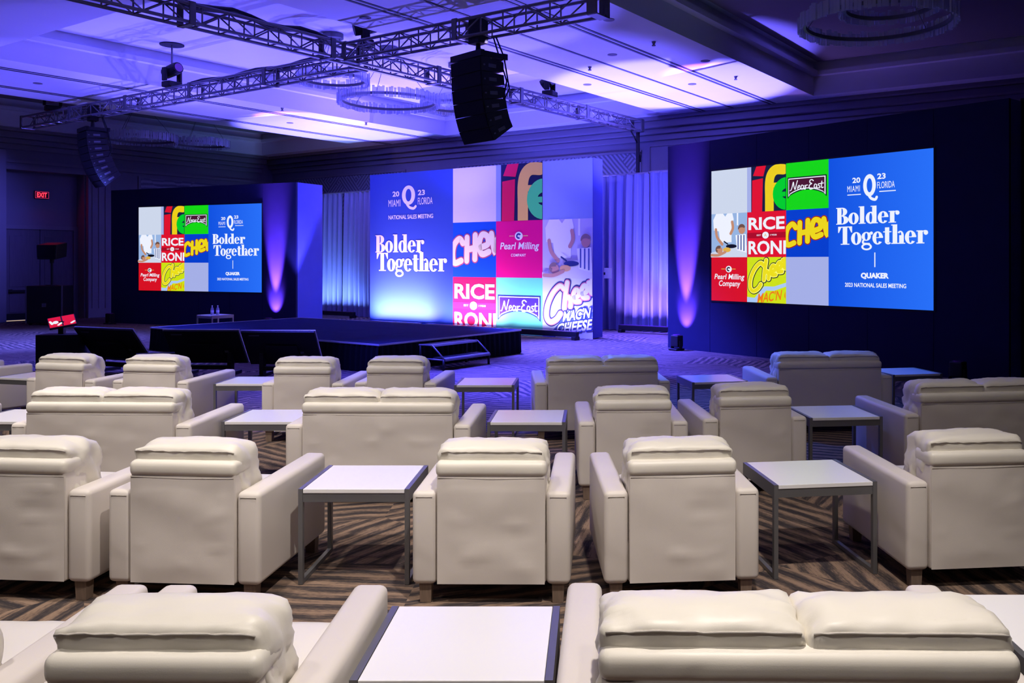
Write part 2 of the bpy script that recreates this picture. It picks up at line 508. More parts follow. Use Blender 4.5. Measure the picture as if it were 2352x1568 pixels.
# ================================================================== GRAPHICS KIT (flat print and screen pictures)
class G:
    """collects flat shapes (x right, y up) and links them as one thin mesh"""
    def __init__(s): s.v = []; s.f = []; s.d = []; s.k = 0
    def put(s, pts):
        s.v += pts; s.d += [s.k] * len(pts)
    def poly(s, outer, holes=()):
        loops = [[Vector((x, y, 0)) for x, y in outer]] + [[Vector((x, y, 0)) for x, y in h] for h in holes]
        tri = tessellate_polygon(loops)
        flat = [p for l in loops for p in l]
        b = len(s.v); s.k += 1
        s.put([(p.x, p.y) for p in flat])
        s.f += [tuple(b + i for i in t) for t in tri]
        return s
    def rect(s, x0, y0, x1, y1): return s.poly([(x0, y0), (x1, y0), (x1, y1), (x0, y1)])
    @staticmethod
    def arc(cx, cy, rx, ry, a0=0, a1=360, n=28):
        full = abs(a1 - a0) >= 360
        k = n if full else n + 1
        return [(cx + rx * math.cos(R(a0 + (a1 - a0) * i / n)), cy + ry * math.sin(R(a0 + (a1 - a0) * i / n))) for i in range(k)]
    def ell(s, cx, cy, rx, ry): return s.poly(G.arc(cx, cy, rx, ry))
    def ring(s, cx, cy, rx, ry, ix, iy, a0=0, a1=360):
        if abs(a1 - a0) >= 360: return s.poly(G.arc(cx, cy, rx, ry), [G.arc(cx, cy, ix, iy)])
        return s.poly(G.arc(cx, cy, rx, ry, a0, a1) + G.arc(cx, cy, ix, iy, a0, a1)[::-1])
    def stroke(s, pts, wd, smooth=True):
        if smooth and len(pts) > 2:
            q = []
            P = [pts[0]] + list(pts) + [pts[-1]]
            for i in range(1, len(P) - 2):
                for k in range(6):
                    t = k / 6
                    q.append(tuple(0.5 * (2 * P[i][d] + (P[i + 1][d] - P[i - 1][d]) * t + (2 * P[i - 1][d] - 5 * P[i][d] + 4 * P[i + 1][d] - P[i + 2][d]) * t * t + (3 * P[i][d] - P[i - 1][d] - 3 * P[i + 1][d] + P[i + 2][d]) * t ** 3) for d in (0, 1)))
            q.append(pts[-1]); pts = q
        pts = [p for i, p in enumerate(pts) if i == 0 or math.dist(p, pts[i - 1]) > 1e-5]
        h = wd / 2
        n = len(pts)
        Lf, Rt = [], []
        for i in range(n):
            a, b = pts[max(i - 1, 0)], pts[min(i + 1, n - 1)]
            l = math.hypot(b[0] - a[0], b[1] - a[1]) or 1
            nx, ny = -(b[1] - a[1]) / l * h, (b[0] - a[0]) / l * h
            Lf.append((pts[i][0] + nx, pts[i][1] + ny)); Rt.append((pts[i][0] - nx, pts[i][1] - ny))
        s.k += 1
        b = len(s.v)
        s.put(Lf + Rt)
        for i in range(n - 1): s.f.append((b + i, b + n + i, b + n + i + 1, b + i + 1))
        for e, o in ((0, 1), (n - 1, n - 2)):
            t = math.degrees(math.atan2(pts[e][1] - pts[o][1], pts[e][0] - pts[o][0]))
            b = len(s.v); cap = G.arc(pts[e][0], pts[e][1], h, h, t - 90, t + 90, 8)
            s.put(cap); s.f.append(tuple(range(b, b + len(cap))))
        return s
    def merge(s, o, x=0, y=0, sx=1, sy=None, shear=0.0, rot=0.0):
        sy = sx if sy is None else sy
        b = len(s.v)
        c, n = math.cos(rot), math.sin(rot)
        s.d += [s.k + q for q in o.d]; s.k += o.k
        for px, py in o.v:
            qx, qy = (px + shear * py) * sx, py * sy
            s.v.append((x + c * qx - n * qy, y + n * qx + c * qy))
        s.f += [tuple(b + i for i in f) for f in o.f]
        return s
    def bounds(s):
        xs = [p[0] for p in s.v]; ys = [p[1] for p in s.v]
        return min(xs), min(ys), max(xs), max(ys)
    def fit(s, o, x0, y0, x1, y1, shear=0.0):
        t = G().merge(o, shear=shear)
        a, b, c, d = t.bounds()
        sx, sy = (x1 - x0) / (c - a), (y1 - y0) / (d - b)
        return s.merge(t, x0 - a * sx, y0 - b * sy, sx, sy)
    def obj(s, name, m, parent, layer, ox=0, oy=0, sx=1, sy=None, clip=None):
        sy = sx if sy is None else sy
        bm = bmesh.new()
        vv = [bm.verts.new((ox + x * sx, -.00025 * (k % 12), oy + y * sy)) for (x, y), k in zip(s.v, s.d)]
        for f in s.f:
            if len(set(f)) >= 3:
                try: bm.faces.new([vv[i] for i in f])
                except ValueError: pass
        if clip:
            for co, no in (((clip[0], 0, 0), (-1, 0, 0)), ((clip[2], 0, 0), (1, 0, 0)), ((0, 0, clip[1]), (0, 0, -1)), ((0, 0, clip[3]), (0, 0, 1))):
                bmesh.ops.bisect_plane(bm, geom=bm.verts[:] + bm.edges[:] + bm.faces[:], plane_co=co, plane_no=no, clear_outer=True)
        for f in bm.faces:
            f.normal_update()
            if f.normal.y > 0: f.normal_flip()
        o = bmesh_obj(name, bm, m, parent)
        o.location.y = -0.004 * layer
        return o

TXT = {}
def text(s, bold=0.0, space=1.0):
    key = (s, bold, space)
    if key in TXT: return TXT[key]
    cu = bpy.data.curves.new('t', 'FONT')
    cu.body = s
    cu.resolution_u = 3
    cu.offset = bold
    cu.space_character = space
    o = bpy.data.objects.new('t', cu)
    COL.objects.link(o)
    dg = bpy.context.evaluated_depsgraph_get()
    dg.update()
    me = bpy.data.meshes.new_from_object(o.evaluated_get(dg))
    g = G()
    g.v = [(v.co.x, v.co.y) for v in me.vertices]
    g.f = [tuple(p.vertices) for p in me.polygons]; g.d = [0] * len(g.v); g.k = 1
    bpy.data.objects.remove(o); bpy.data.curves.remove(cu); bpy.data.meshes.remove(me)
    TXT[key] = g
    return g

# fat high-contrast serif letters for the slogan
def fat(ch):
    g = G()
    if ch == 'B':
        g.rect(.07, 0, .33, 1).rect(0, 0, .4, .05).rect(0, .95, .4, 1)
        g.ring(.36, .75, .32, .25, .06, .20, -90, 90).ring(.38, .26, .38, .26, .09, .21, -90, 90).rect(.3, .48, .42, .53)
        return g, .80
    if ch == 'o': return g.ring(.31, .33, .31, .35, .085, .29), .66
    if ch == 'l': return g.rect(.08, 0, .33, 1.02).rect(0, 0, .41, .05).rect(0, .97, .2, 1.02), .45
    if ch == 'd': return g.ring(.29, .33, .29, .35, .085, .28).rect(.37, 0, .62, 1.02).rect(.28, .97, .5, 1.02).rect(.5, 0, .70, .05), .74
    if ch == 'e':
        g.ring(.30, .33, .30, .35, .085, .29, 0, 322).rect(.22, .33, .60, .37).rect(.36, .33, .60, .42)
        return g, .65
    if ch == 'r': return g.rect(.08, 0, .33, .67).rect(0, 0, .42, .05).rect(0, .62, .2, .67).ell(.50, .55, .115, .115).ring(.46, .46, .22, .22, .17, .17, 50, 150), .62
    if ch == 'T':
        g.rect(.29, 0, .56, 1).rect(.16, 0, .69, .05).rect(0, .94, .85, 1).poly([(0, .95), (.0, .66), (.05, .66), (.20, .95)]).poly([(.65, .95), (.80, .66), (.85, .66), (.85, .95)])
        return g, .84
    if ch == 'g':
        g.ring(.28, .43, .27, .24, .085, .19).ell(.58, .60, .085, .085).stroke([(.44, .58), (.50, .63), (.57, .64)], .04)
        g.ring(.30, -.13, .31, .19, .19, .10).stroke([(.12, .22), (.08, .12), (.16, .04), (.45, .02)], .11)
        return g, .68
    if ch == 't': return g.rect(.10, .08, .34, .88).rect(0, .62, .46, .67).ring(.28, .14, .18, .16, .06, .09, 180, 330), .48
    if ch == 'h': return g.rect(.08, 0, .33, 1.02).rect(0, 0, .40, .05).rect(0, .97, .2, 1.02).rect(.44, 0, .69, .45).rect(.37, 0, .77, .05).ring(.50, .42, .19, .26, .06, .19, 0, 140), .80
    return g, .3
def fat_word(s, track=.94):
    g = G(); x = 0
    for ch in s:
        c, wd = fat(ch)
        g.merge(c, x, 0); x += wd * track
    return g

def script_near_east():
    g = G(); w = .09
    g.stroke([(0, .02), (.10, .06), (.22, .40), (.34, .88), (.40, .45), (.52, .10), (.62, .50), (.76, 1.0)], w)
    g.stroke([(.80, .26), (1.0, .36), (.94, .50), (.82, .40), (.80, .16), (.94, .06), (1.06, .20)], w)
    g.stroke([(1.36, .42), (1.20, .50), (1.12, .22), (1.24, .06), (1.38, .26), (1.40, .46), (1.40, .10), (1.50, .08)], w)
    g.stroke([(1.54, .46), (1.57, .30), (1.56, .06)], w).stroke([(1.57, .30), (1.68, .46), (1.78, .46)], w)
    g.stroke([(2.36, .86), (2.22, .98), (2.04, .92), (2.02, .70), (2.20, .58), (2.0, .46), (1.94, .20), (2.08, .02), (2.36, .08)], w * 1.1)
    g.stroke([(2.66, .44), (2.52, .50), (2.44, .24), (2.54, .08), (2.68, .26), (2.70, .46), (2.70, .12), (2.80, .08)], w)
    g.stroke([(3.02, .48), (2.88, .50), (2.88, .34), (3.0, .24), (2.98, .08), (2.82, .10)], w)
    g.stroke([(3.20, .74), (3.16, .30), (3.20, .08), (3.34, .12)], w).stroke([(3.06, .52), (3.36, .54)], w)
    return g
def bubble_cheet():
    g = G()
    L = [[(.44, .82), (.36, .87), (.22, .75), (.11, .54), (.09, .34), (.17, .25), (.29, .30), (.37, .40)],
         [(.51, .93), (.47, .70), (.45, .50)], [(.46, .63), (.53, .69), (.575, .62), (.57, .53)],
         [(.645, .68), (.725, .71), (.735, .785), (.68, .81), (.63, .72), (.66, .62), (.75, .62)],
         [(.805, .75), (.885, .78), (.895, .855), (.84, .88), (.79, .79), (.82, .69), (.91, .69)],
         [(1.0, 1.0), (.965, .86), (.98, .77), (1.06, .76)], [(.93, .93), (1.08, .965)]]
    return L
def chew_strokes():
    return [[(.24, .62), (.16, .70), (.04, .60), (.0, .42), (.04, .26), (.20, .30)],
            [(.34, .72), (.33, .30)], [(.34, .50), (.52, .53)], [(.53, .76), (.52, .33)],
            [(.66, .54), (.82, .60), (.80, .74), (.68, .76), (.62, .58), (.68, .42), (.84, .46)],
            [(.90, .78), (.98, .44), (1.03, .70), (1.10, .46), (1.18, .78)]]

def tile(kind, parent, x, y, wd, ht, P, layer=2):
    """one square picture of the mosaic; P maps a colour name to a material"""
    clip = (x, y, x + wd, y + ht)
    bgcol = {'plain_hat': 'pale', 'plain_captain': 'lav', 'life': 'dark', 'neareast': 'green', 'chew': 'blue', 'rice': 'red', 'pearl': 'crim', 'cheet': 'lime', 'family': 'paleblue'}[kind]
    t = G().rect(0, 0, 1, 1).obj('picture_tile', P[bgcol], parent, 1, x, y, wd, ht)
    lay = [1]
    def add(name, g, c):
        o = g.obj(name, P[c], t, lay[0], x, y, wd, ht, clip)
        lay[0] += 1
        return o
    if kind == 'life':
        add('pale_strip', G().rect(0, 0, .11, 1), 'lav')
        add('letter_i', G().poly([(.13, 0), (.14, .70), (.42, .73), (.40, 0)]).poly([(.16, .80), (.25, 1.0), (.50, 1.0), (.43, .77)]), 'red')
        add('letter_f', G().stroke([(.59, -.15), (.59, .30), (.59, .62), (.64, .80), (.76, .89), (.95, .88)], .22).rect(.48, .50, .84, .61), 'amber')
        add('letter_e', G().ring(1.02, .36, .34, .35, .12, .11, 20, 340).rect(.80, .30, 1.2, .40), 'grn')
    elif kind == 'neareast':
        def flag(o):
            return [(.05 - o, .68 + o), (.95 + o, .68 + o)] + [(.95 + o, .26 - o * 1.6)] + [(.5 + .45 * (1 - 2 * i / 14), .42 - o - .13 * (1 - 2 * i / 14) ** 2) for i in range(1, 14)] + [(.05 - o, .26 - o * 1.6)]
        add('flag_border', G().poly(flag(.012)), 'ink')
        add('flag_line', G().poly(flag(-.012)), 'white')
        add('flag', G().poly(flag(-.032)), 'maroon')
        add('lettering', G().fit(script_near_east(), .10, .40, .91, .62), 'white')
    elif kind == 'chew':
        a, b = G(), G()
        for s in chew_strokes():
            a.stroke(s, .155); b.stroke(s, .115)
        add('lettering_outline', a, 'rust'); add('lettering', b, 'yel')
    elif kind == 'rice':
        add('band', G().rect(0, .42, 1, .54), 'drk')
        g = G().fit(text('RICE', .03), .04, .60, .97, .88).fit(text('RONI', .03), .04, .06, 1.0, .36)
        g.fit(text('EST', .01), .26, .465, .37, .50).fit(text('1958', .01), .61, .465, .77, .50)
        add('lettering', g, 'white')
        add('badge', G().ell(.49, .48, .085, .075), 'white')
        add('badge_letter', G().fit(text('A', .01), .455, .45, .525, .515), 'gold')
    elif kind == 'pearl':
        g = G().fit(text('Pearl Milling', .015), .09, .46, .93, .62, .18)
        if P.get('one_line'):
            g.fit(text('COMPANY', .02, 1.2), .33, .37, .65, .42)
        else:
            g.fit(text('Company', .015), .22, .30, .82, .47, .18)
        add('lettering', g, 'white')
        add('emblem', G().ell(.50, .73, .085, .075), 'white')
        add('emblem_mark', G().ring(.50, .73, .055, .05, .025, .02, 30, 300), 'ink')
        add('emblem_line', G().rect(.30, .725, .40, .74).rect(.60, .725, .70, .74), 'gold')
    elif kind == 'cheet':
        a, b, c = G(), G(), G()
        for s in bubble_cheet():
            a.stroke(s, .150); c.stroke(s, .112); b.stroke(s, .080)
        add('wave', G().poly([(-.1, -.1), (-.1, .12), (.2, .10), (.45, .36), (.7, .36), (1.1, .48), (1.1, .40), (.7, .27), (.5, .27), (.26, .0), (.0, -.1)]), 'wave')
        add('lettering_outline', a, 'ink'); add('lettering_rim', c, 'rim'); add('lettering', b, 'chz')
        g = G().fit(text("MAC'N C", .02), .28, .0, 1.12, .22, .25) if not P.get('one_line') else G().fit(text("MAC'N", .03), .42, .26, .98, .44, .25).fit(text('CHEESE', .03), .30, .06, 1.02, .24, .25)
        g.v = [(px, py + (px - .4) * .16) for px, py in g.v]
        if P.get('one_line'):
            k = G().fit(text("MAC'N", .10), .40, .24, 1.0, .46, .25).fit(text('CHEESE', .10), .28, .04, 1.04, .26, .25)
            k.v = [(px, py + (px - .4) * .16) for px, py in k.v]
            add('small_lettering_outline', k, 'ink')
        add('small_lettering', g, 'orange')
    elif kind == 'family':
        add('window', G().rect(.72, .72, .76, 1.0), 'white')
        add('torso', G().poly([(.14, 1.0), (.06, .86), (.08, .62), (.22, .60), (.26, .34), (.58, .34), (.58, .72), (.64, .86), (.60, 1.0), (.46, 1.0), (.40, .93), (.34, 1.0)]), 'white')
        add('arm', G().stroke([(.14, .64), (.18, .46), (.32, .30)], .07).stroke([(.60, .80), (.62, .66), (.56, .54)], .07), 'skin')
        add('counter', G().poly([(0, 0), (1, 0), (1, .26), (.30, .18), (0, .10)]), 'pale')
        add('child_shirt', G().poly([(.70, .50), (.98, .52), (1.0, .10), (.74, .16)]), 'white')
        add('shirt_stripe', G().rect(.76, .18, .79, .50).rect(.84, .16, .87, .50).rect(.92, .14, .95, .50), 'stripe')
        add('child_head', G().ell(.88, .62, .09, .10).ell(.26, .16, .09, .08), 'skin')
        add('child_hair', G().ring(.88, .64, .10, .105, .07, .03, 20, 190).ring(.25, .18, .10, .09, .07, .02, 60, 240), 'hair')
        add('pan', G().ell(.60, .25, .15, .045).stroke([(.50, .30), (.40, .36)], .03), 'ink')
        add('pancake', G().ell(.48, .17, .11, .055), 'gold')
        add('forearm', G().stroke([(.05, .05), (.25, .05), (.44, .12)], .06), 'skin')
    return t

def palette(prefix, mk, **over):
    base = dict(pale=srgb(205, 215, 235), lav=srgb(165, 175, 230), dark=srgb(18, 30, 62), green=srgb(20, 215, 12), blue=srgb(4, 62, 205), red=srgb(222, 18, 44), crim=srgb(214, 16, 32), lime=srgb(205, 225, 12),
                paleblue=srgb(150, 180, 225), yel=srgb(236, 214, 20), grn=srgb(0, 205, 40), ink=srgb(14, 18, 34), white=srgb(238, 242, 255), maroon=srgb(72, 22, 48), rust=srgb(150, 30, 10), drk=srgb(170, 10, 34),
                gold=srgb(226, 178, 70), wave=srgb(170, 200, 245), rim=srgb(250, 250, 120), chz=srgb(236, 222, 20), orange=srgb(238, 120, 12), skin=srgb(196, 140, 112), stripe=srgb(60, 80, 150), hair=srgb(110, 80, 70), amber=srgb(236, 206, 20))
    base.update(over)
    return {k: (mk(prefix + '_' + k, c) if isinstance(c, tuple) else c) for k, c in base.items()}

def blue_field(name, c0, c1, wd, emit=True):
    m = bpy.data.materials.new(name)
    nt, N, Lk = nodes_of(m)
    b = N['Principled BSDF']
    tc = N.new('ShaderNodeTexCoord')
    sp = N.new('ShaderNodeSeparateXYZ'); Lk.new(tc.outputs['Object'], sp.inputs[0])
    dv = N.new('ShaderNodeMath'); dv.operation = 'DIVIDE'; dv.inputs[1].default_value = wd
    Lk.new(sp.outputs[0], dv.inputs[0])
    cr = N.new('ShaderNodeValToRGB')
    cr.color_ramp.elements[0].position = .45; cr.color_ramp.elements[0].color = (*c0, 1)
    cr.color_ramp.elements[1].position = 1.0; cr.color_ramp.elements[1].color = (*c1, 1)
    Lk.new(dv.outputs[0], cr.inputs[0])
    if emit:
        b.inputs['Base Color'].default_value = (.01, .01, .01, 1)
        b.inputs['Specular IOR Level'].default_value = .1
        Lk.new(cr.outputs[0], b.inputs['Emission Color'])
        b.inputs['Emission Strength'].default_value = 1.0
    else:
        Lk.new(cr.outputs[0], b.inputs['Base Color'])
        b.inputs['Roughness'].default_value = .8
    return m

# ================================================================== SET WALLS AND SCREENS
def set_wall(name, a, b, ht, depth, label, side):
    a, b = Vector(a), Vector(b)
    L = (b - a).length
    rz = math.atan2(b.y - a.y, b.x - a.x)
    w_ = empty(name, (a.x, a.y, 0), rz)
    tag(w_, label, 'set wall')
    return w_, L

ALLP = palette('screen', lambda n, c: emis(n, c, 1.0))
def led_screen(parent_loc, rz, s0, z0, wd, ht, label):
    o = empty('led_screen', (parent_loc[0] + math.cos(rz) * s0, parent_loc[1] + math.sin(rz) * s0, z0), rz)
    tag(o, label, 'screen')
    G().rect(0, 0, wd, ht).obj('display', blue_field('screen_blue', srgb(0, 68, 216), srgb(40, 112, 248), wd), o, 3)
    box('screen_frame', -.03, wd + .03, -.01, .03, -.03, ht + .03, M_BLACK, o)
    tw, th = wd * .195, ht / 3
    rows = [['plain_hat', 'life', 'neareast'], ['family', 'rice', 'chew'], ['pearl', 'cheet', 'plain_captain']]
    for r in range(3):
        for c in range(3):
            t = tile(rows[r][c], o, c * tw, ht - (r + 1) * th, tw, th, ALLP)
            t.location.y = -.016
    bx, bw = 3 * tw, wd - 3 * tw
    X = lambda q: bx + q * bw
    Y = lambda q: q * ht
    def put(name, g):
        k = g.obj(name, ALLP['white'], o, 4); return k
    put('slogan', G().fit(fat_word('Bolder'), X(.08), Y(.548), X(.70), Y(.665)).fit(fat_word('Together'), X(.10), Y(.375), X(.955), Y(.538)))
    q = G()
    q.ring(X(.415), Y(.80), .062 * bw, .073 * ht, .027 * bw, .046 * ht)
    q.stroke([(X(.40), Y(.745)), (X(.43), Y(.715)), (X(.47), Y(.705)), (X(.485), Y(.72))], .018 * ht)
    put('emblem_letter', q)
    g = G().fit(text('20', .03), X(.245), Y(.822), X(.325), Y(.858)).fit(text('23', .03), X(.49), Y(.835), X(.57), Y(.872))
    g.fit(text('MIAMI', .0, 1.15), X(.195), Y(.765), X(.32), Y(.805)).fit(text('FLORIDA', .0), X(.49), Y(.775), X(.655), Y(.818))
    put('date_lettering', g)
    put('rule', G().rect(X(.195), Y(.742), X(.33), Y(.748)).rect(X(.51), Y(.752), X(.665), Y(.758)))
    put('divider', G().rect(X(.462), Y(.265), X(.472), Y(.36)))
    put('sponsor_lettering', G().fit(text('QUAKER', .055), X(.33), Y(.185), X(.60), Y(.228)))
    put('caption', G().fit(text('2023 NATIONAL SALES MEETING', .02), X(.17), Y(.132), X(.76), Y(.160)))
    return o

def panels(w_, L, ht, n, m, depth):
    for i in range(n):
        x0, x1 = L * i / n, L * (i + 1) / n
        box('wall_panel', x0 + (.004 if i else 0), x1 - (.004 if i < n - 1 else 0), 0, .06, 0, ht, m, w_)
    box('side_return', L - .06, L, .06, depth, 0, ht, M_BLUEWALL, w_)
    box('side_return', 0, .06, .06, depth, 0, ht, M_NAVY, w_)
    box('back_brace', .06, L - .06, depth - .06, depth, ht - .12, ht - .04, M_BLACK, w_)

RA, RB = (1.54, 17.77), (5.95, 12.49)
rw, RL = set_wall('screen_wall', RA, RB, 4.08, .9, 'navy set wall on the right, its left edge washed violet', 1)
panels(rw, RL, 4.08, 6, M_NAVY, .5)
rrz = rw.rotation_euler.z
led_screen(RA, rrz, 1.20, 1.00, 4.54, 2.48, 'large bright screen in the right navy wall, slogan on its right half')
LA, LB = (-13.71, 24.95), (-7.56, 22.34)
lw, LL = set_wall('screen_wall', LA, LB, 3.77, 1.0, 'navy set wall on the left behind the stage, with pale side return', 1)
panels(lw, LL, 3.77, 6, M_NAVY, 1.0)
lrz = lw.rotation_euler.z
led_screen(LA, lrz, 1.11, .94, 4.45, 2.32, 'smaller-looking bright screen in the left navy wall beyond the stage')

# --- printed centre backdrop
CA = uv(-18.13, 16.4); CL = 7.24
cb = empty('printed_backdrop', CA, -ROOM)
tag(cb, 'tall printed fabric backdrop behind the stage, slogan left and nine picture tiles right', 'backdrop')
def pmat(n, c): return mat(n, c, .75, 0, .15)
box('frame_box', 0, CL, .012, .40, .02, 4.08, M_BLUEWALL, cb)
G().rect(0, 0, 3.02, 4.08).obj('blue_field', mat('print_blue_field', srgb(32, 70, 176), .6, 0, .25, **{'Sheen Weight': .16, 'Sheen Roughness': .45, 'Sheen Tint': (1, 1, 1, 1)}), cb, 1)
PP = palette('print', pmat, pale=srgb(225, 220, 240), lav=srgb(150, 170, 225), dark=srgb(30, 36, 80), green=srgb(120, 235, 190), blue=srgb(16, 84, 200), red=srgb(235, 30, 90), crim=srgb(240, 10, 130), lime=srgb(225, 225, 235),  # tile colours paled and tinted: the stage lights' blue-violet wash is put in
             paleblue=srgb(205, 200, 235), yel=srgb(246, 238, 205), grn=srgb(80, 225, 130), ink=srgb(50, 60, 130), white=srgb(246, 246, 250), maroon=srgb(80, 50, 150), rust=srgb(190, 90, 120), drk=srgb(225, 40, 120), rim=srgb(250, 150, 160),
             chz=srgb(250, 245, 240), orange=srgb(250, 250, 250), wave=srgb(90, 110, 200), skin=srgb(205, 150, 150), gold=srgb(235, 180, 140), stripe=srgb(100, 110, 180), hair=srgb(150, 120, 130), amber=srgb(244, 200, 105))
PP['one_line'] = True
tw, th = (CL - 3.02) / 3, 4.08 / 3
for r, row in enumerate([['plain_hat', 'life', 'plain_captain'], ['chew', 'pearl', 'family'], ['rice', 'neareast', 'cheet']]):
    for c, k in enumerate(row):
        t = tile(k, cb, 3.02 + c * tw, 4.08 - (r + 1) * th, tw, th, PP)
def putc(name, g): return g.obj(name, PP['white'], cb, 2)
putc('slogan', G().fit(fat_word('Bolder'), .22, 1.98, 2.03, 2.46).fit(fat_word('Together'), .27, 1.34, 2.82, 1.99))
q = G().ring(1.46, 3.48, .24, .255, .105, .165).stroke([(1.40, 3.25), (1.50, 3.16), (1.64, 3.13), (1.72, 3.18)], .07)
putc('emblem_letter', q)
g = G().fit(text('20', .03), .87, 3.46, 1.12, 3.60).fit(text('23', .03), 1.80, 3.46, 2.05, 3.60)
g.fit(text('MIAMI', .0, 1.1), .72, 3.20, 1.16, 3.38).fit(text('FLORIDA', .0), 1.80, 3.22, 2.32, 3.40).fit(text('NATIONAL SALES MEETING', .015), .72, 2.86, 2.34, 2.97)
putc('date_lettering', g)

ps = empty('paper_sheet', uv(-10.87, 16.84, 1.36), -ROOM); tag(ps, 'small white paper fixed to the right rear edge of the printed backdrop', 'paper')
box('sheet', 0, .20, 0, .004, 0, .24, M_TTOP, ps)
box('tape', -.015, .03, -.002, .006, .08, .14, M_BLACK, ps)

# ================================================================== DRAPES
def drape(name, u0, u1, v, ht, label, seed, pleat=.24, amp=.09):
    """one panel of gathered cloth hanging from a pipe"""
    L = u1 - u0
    root = empty(name, uv(u0, v), -ROOM)
    tag(root, label, 'drape', 'pipe and drape behind the set')
    rnd = random.Random(seed)
    n = int(L / .028)
    zs = [0.0, .12, .5, 1.2, 2.2, 3.2, ht - .16, ht - .08, ht]
    bm = bmesh.new()
    cols = []
    ph = rnd.random() * 6
    for i in range(n + 1):
        x = L * i / n
        w1 = math.sin(2 * PI * x / pleat + ph + 1.4 * math.sin(x * 1.7 + seed)) + .4 * math.sin(2 * PI * x / (pleat * .43) + ph * 2)
        col = []
        for z in zs:
            k = 1.0 - .55 * (z / ht) ** 2
            if z > ht - .1: k = .35
            flare = .05 * math.sin(x * 2.3 + seed) * (1 - z / ht) * math.sin(PI * x / L)
            col.append(bm.verts.new((x + flare, w1 * amp * k, z + .01)))
        cols.append(col)
    for i in range(n):
        for j in range(len(zs) - 1):
            bm.faces.new((cols[i][j], cols[i + 1][j], cols[i + 1][j + 1], cols[i][j + 1]))
    bmesh_obj('cloth', bm, M_DRAPE, root, True)
    cyl('pipe', (0, 0, ht + .02), (L, 0, ht + .02), .025, M_ALU, root)
    return root
drape('pipe_drape', -24.6, -22.13, 18.9, 3.93, 'blue-grey drape just right of the left navy wall, darker panel', 3)
drape('pipe_drape', -22.1, -20.2, 18.9, 3.93, 'pale blue gathered drape touching the left edge of the printed backdrop', 5)
drape('pipe_drape', -12.35, -10.88, 18.9, 3.93, 'purple gathered drape just right of the printed backdrop', 8)
drape('pipe_drape', -10.86, -8.2, 18.9, 3.95, 'bright lilac gathered drape touching the right navy wall', 13)
# black masking drape closing the far right
bd = empty('masking_drape', (5.98, 12.44, 0), R(-52)); tag(bd, 'black masking drape beyond the right end of the right navy wall', 'drape')
bm = bmesh.new()
cols = []
for i in range(121):
    x = 4.0 * i / 120
    y = .05 * math.sin(x * 22) + .02 * math.sin(x * 51)
    cols.append([bm.verts.new((x, y + .25, z)) for z in (.01, 2.0, 4.05)])
for i in range(120):
    for j in range(2): bm.faces.new((cols[i][j], cols[i + 1][j], cols[i + 1][j + 1], cols[i][j + 1]))
bmesh_obj('cloth', bm, M_BLACKCLOTH, bd, True)
cyl('pipe', (0, .25, 4.07), (4, .25, 4.07), .025, M_BLACK, bd)

# ================================================================== STAGE
st = empty('stage', uv(-16.8, 9.55), -ROOM)
tag(st, 'low dark carpeted stage with pale edge trim and black skirt', 'stage')
SW, SD, SH = 6.45, 3.55, .45
nx, ny = 5, 3
for i in range(nx):
    for j in range(ny):
        box('deck', SW * i / nx + .002, SW * (i + 1) / nx - .002, SD * j / ny + .002, SD * (j + 1) / ny - .002, SH - .06, SH, M_STAGE, st)
for a in ((-.012, SW + .012, -.014, 0), (-.012, SW + .012, SD, SD + .014)):
    box('edge_trim', a[0], a[1], a[2], a[3], SH - .022, SH + .004, M_WHITEEDGE, st)
for a in ((-.014, 0), (SW, SW + .014)):
    box('edge_trim', a[0], a[1], 0, SD, SH - .022, SH + .004, M_WHITEEDGE, st)
def skirt(x0, y0, x1, y1):
    bm = bmesh.new()
    L = math.hypot(x1 - x0, y1 - y0)
    n = int(L / .03)
    dx, dy = (x1 - x0) / L, (y1 - y0) / L
    cols = []
    for i in range(n + 1):
        t = L * i / n
        k = .018 * math.sin(t * 48 + 2 * math.sin(t * 3)) + .02
        b = k * 1.5
        cols.append([bm.verts.new((x0 + dx * t + dy * b, y0 + dy * t - dx * b, .008)), bm.verts.new((x0 + dx * t + dy * k * .4, y0 + dy * t - dx * k * .4, SH - .024))])
    for i in range(n): bm.faces.new((cols[i][0], cols[i + 1][0], cols[i + 1][1], cols[i][1]))
    bmesh_obj('skirt', bm, M_BLACKCLOTH, st, True)
skirt(0, 0, SW, 0); skirt(SW, 0, SW, SD); skirt(SW, SD, 0, SD); skirt(0, SD, 0, 0)
# steps against the stage's right side
sp = empty('stage_steps', uv(-10.27, 10.32), -ROOM)
tag(sp, 'black two-tread metal steps set against the right side of the stage', 'steps')
SWD = 1.10
for (x0, x1, z) in ((.02, .30, .40), (.30, .58, .20)):
    box('tread', x0, x1, .02, SWD - .02, z - .03, z, M_BLACK, sp)
    box('tread_edge', x1 - .02, x1 + .004, 0, SWD, z - .032, z + .004, M_WHITEEDGE, sp)
for y in (0.0, SWD):
    tube('side_rail', [(.02, y, .39), (.31, y, .39), (.58, y, .18)], .014, M_ALU, sp)
    tube('side_rail', [(.02, y, .17), (.58, y, .17)], .014, M_ALU, sp)
    for x in (.05, .56):
        tube('leg', [(x, y, .005), (x, y, .18 if x > .3 else .39)], .02, M_BLACK, sp)
box('crossbar', .56, .60, 0, SWD, .155, .185, M_ALU, sp)

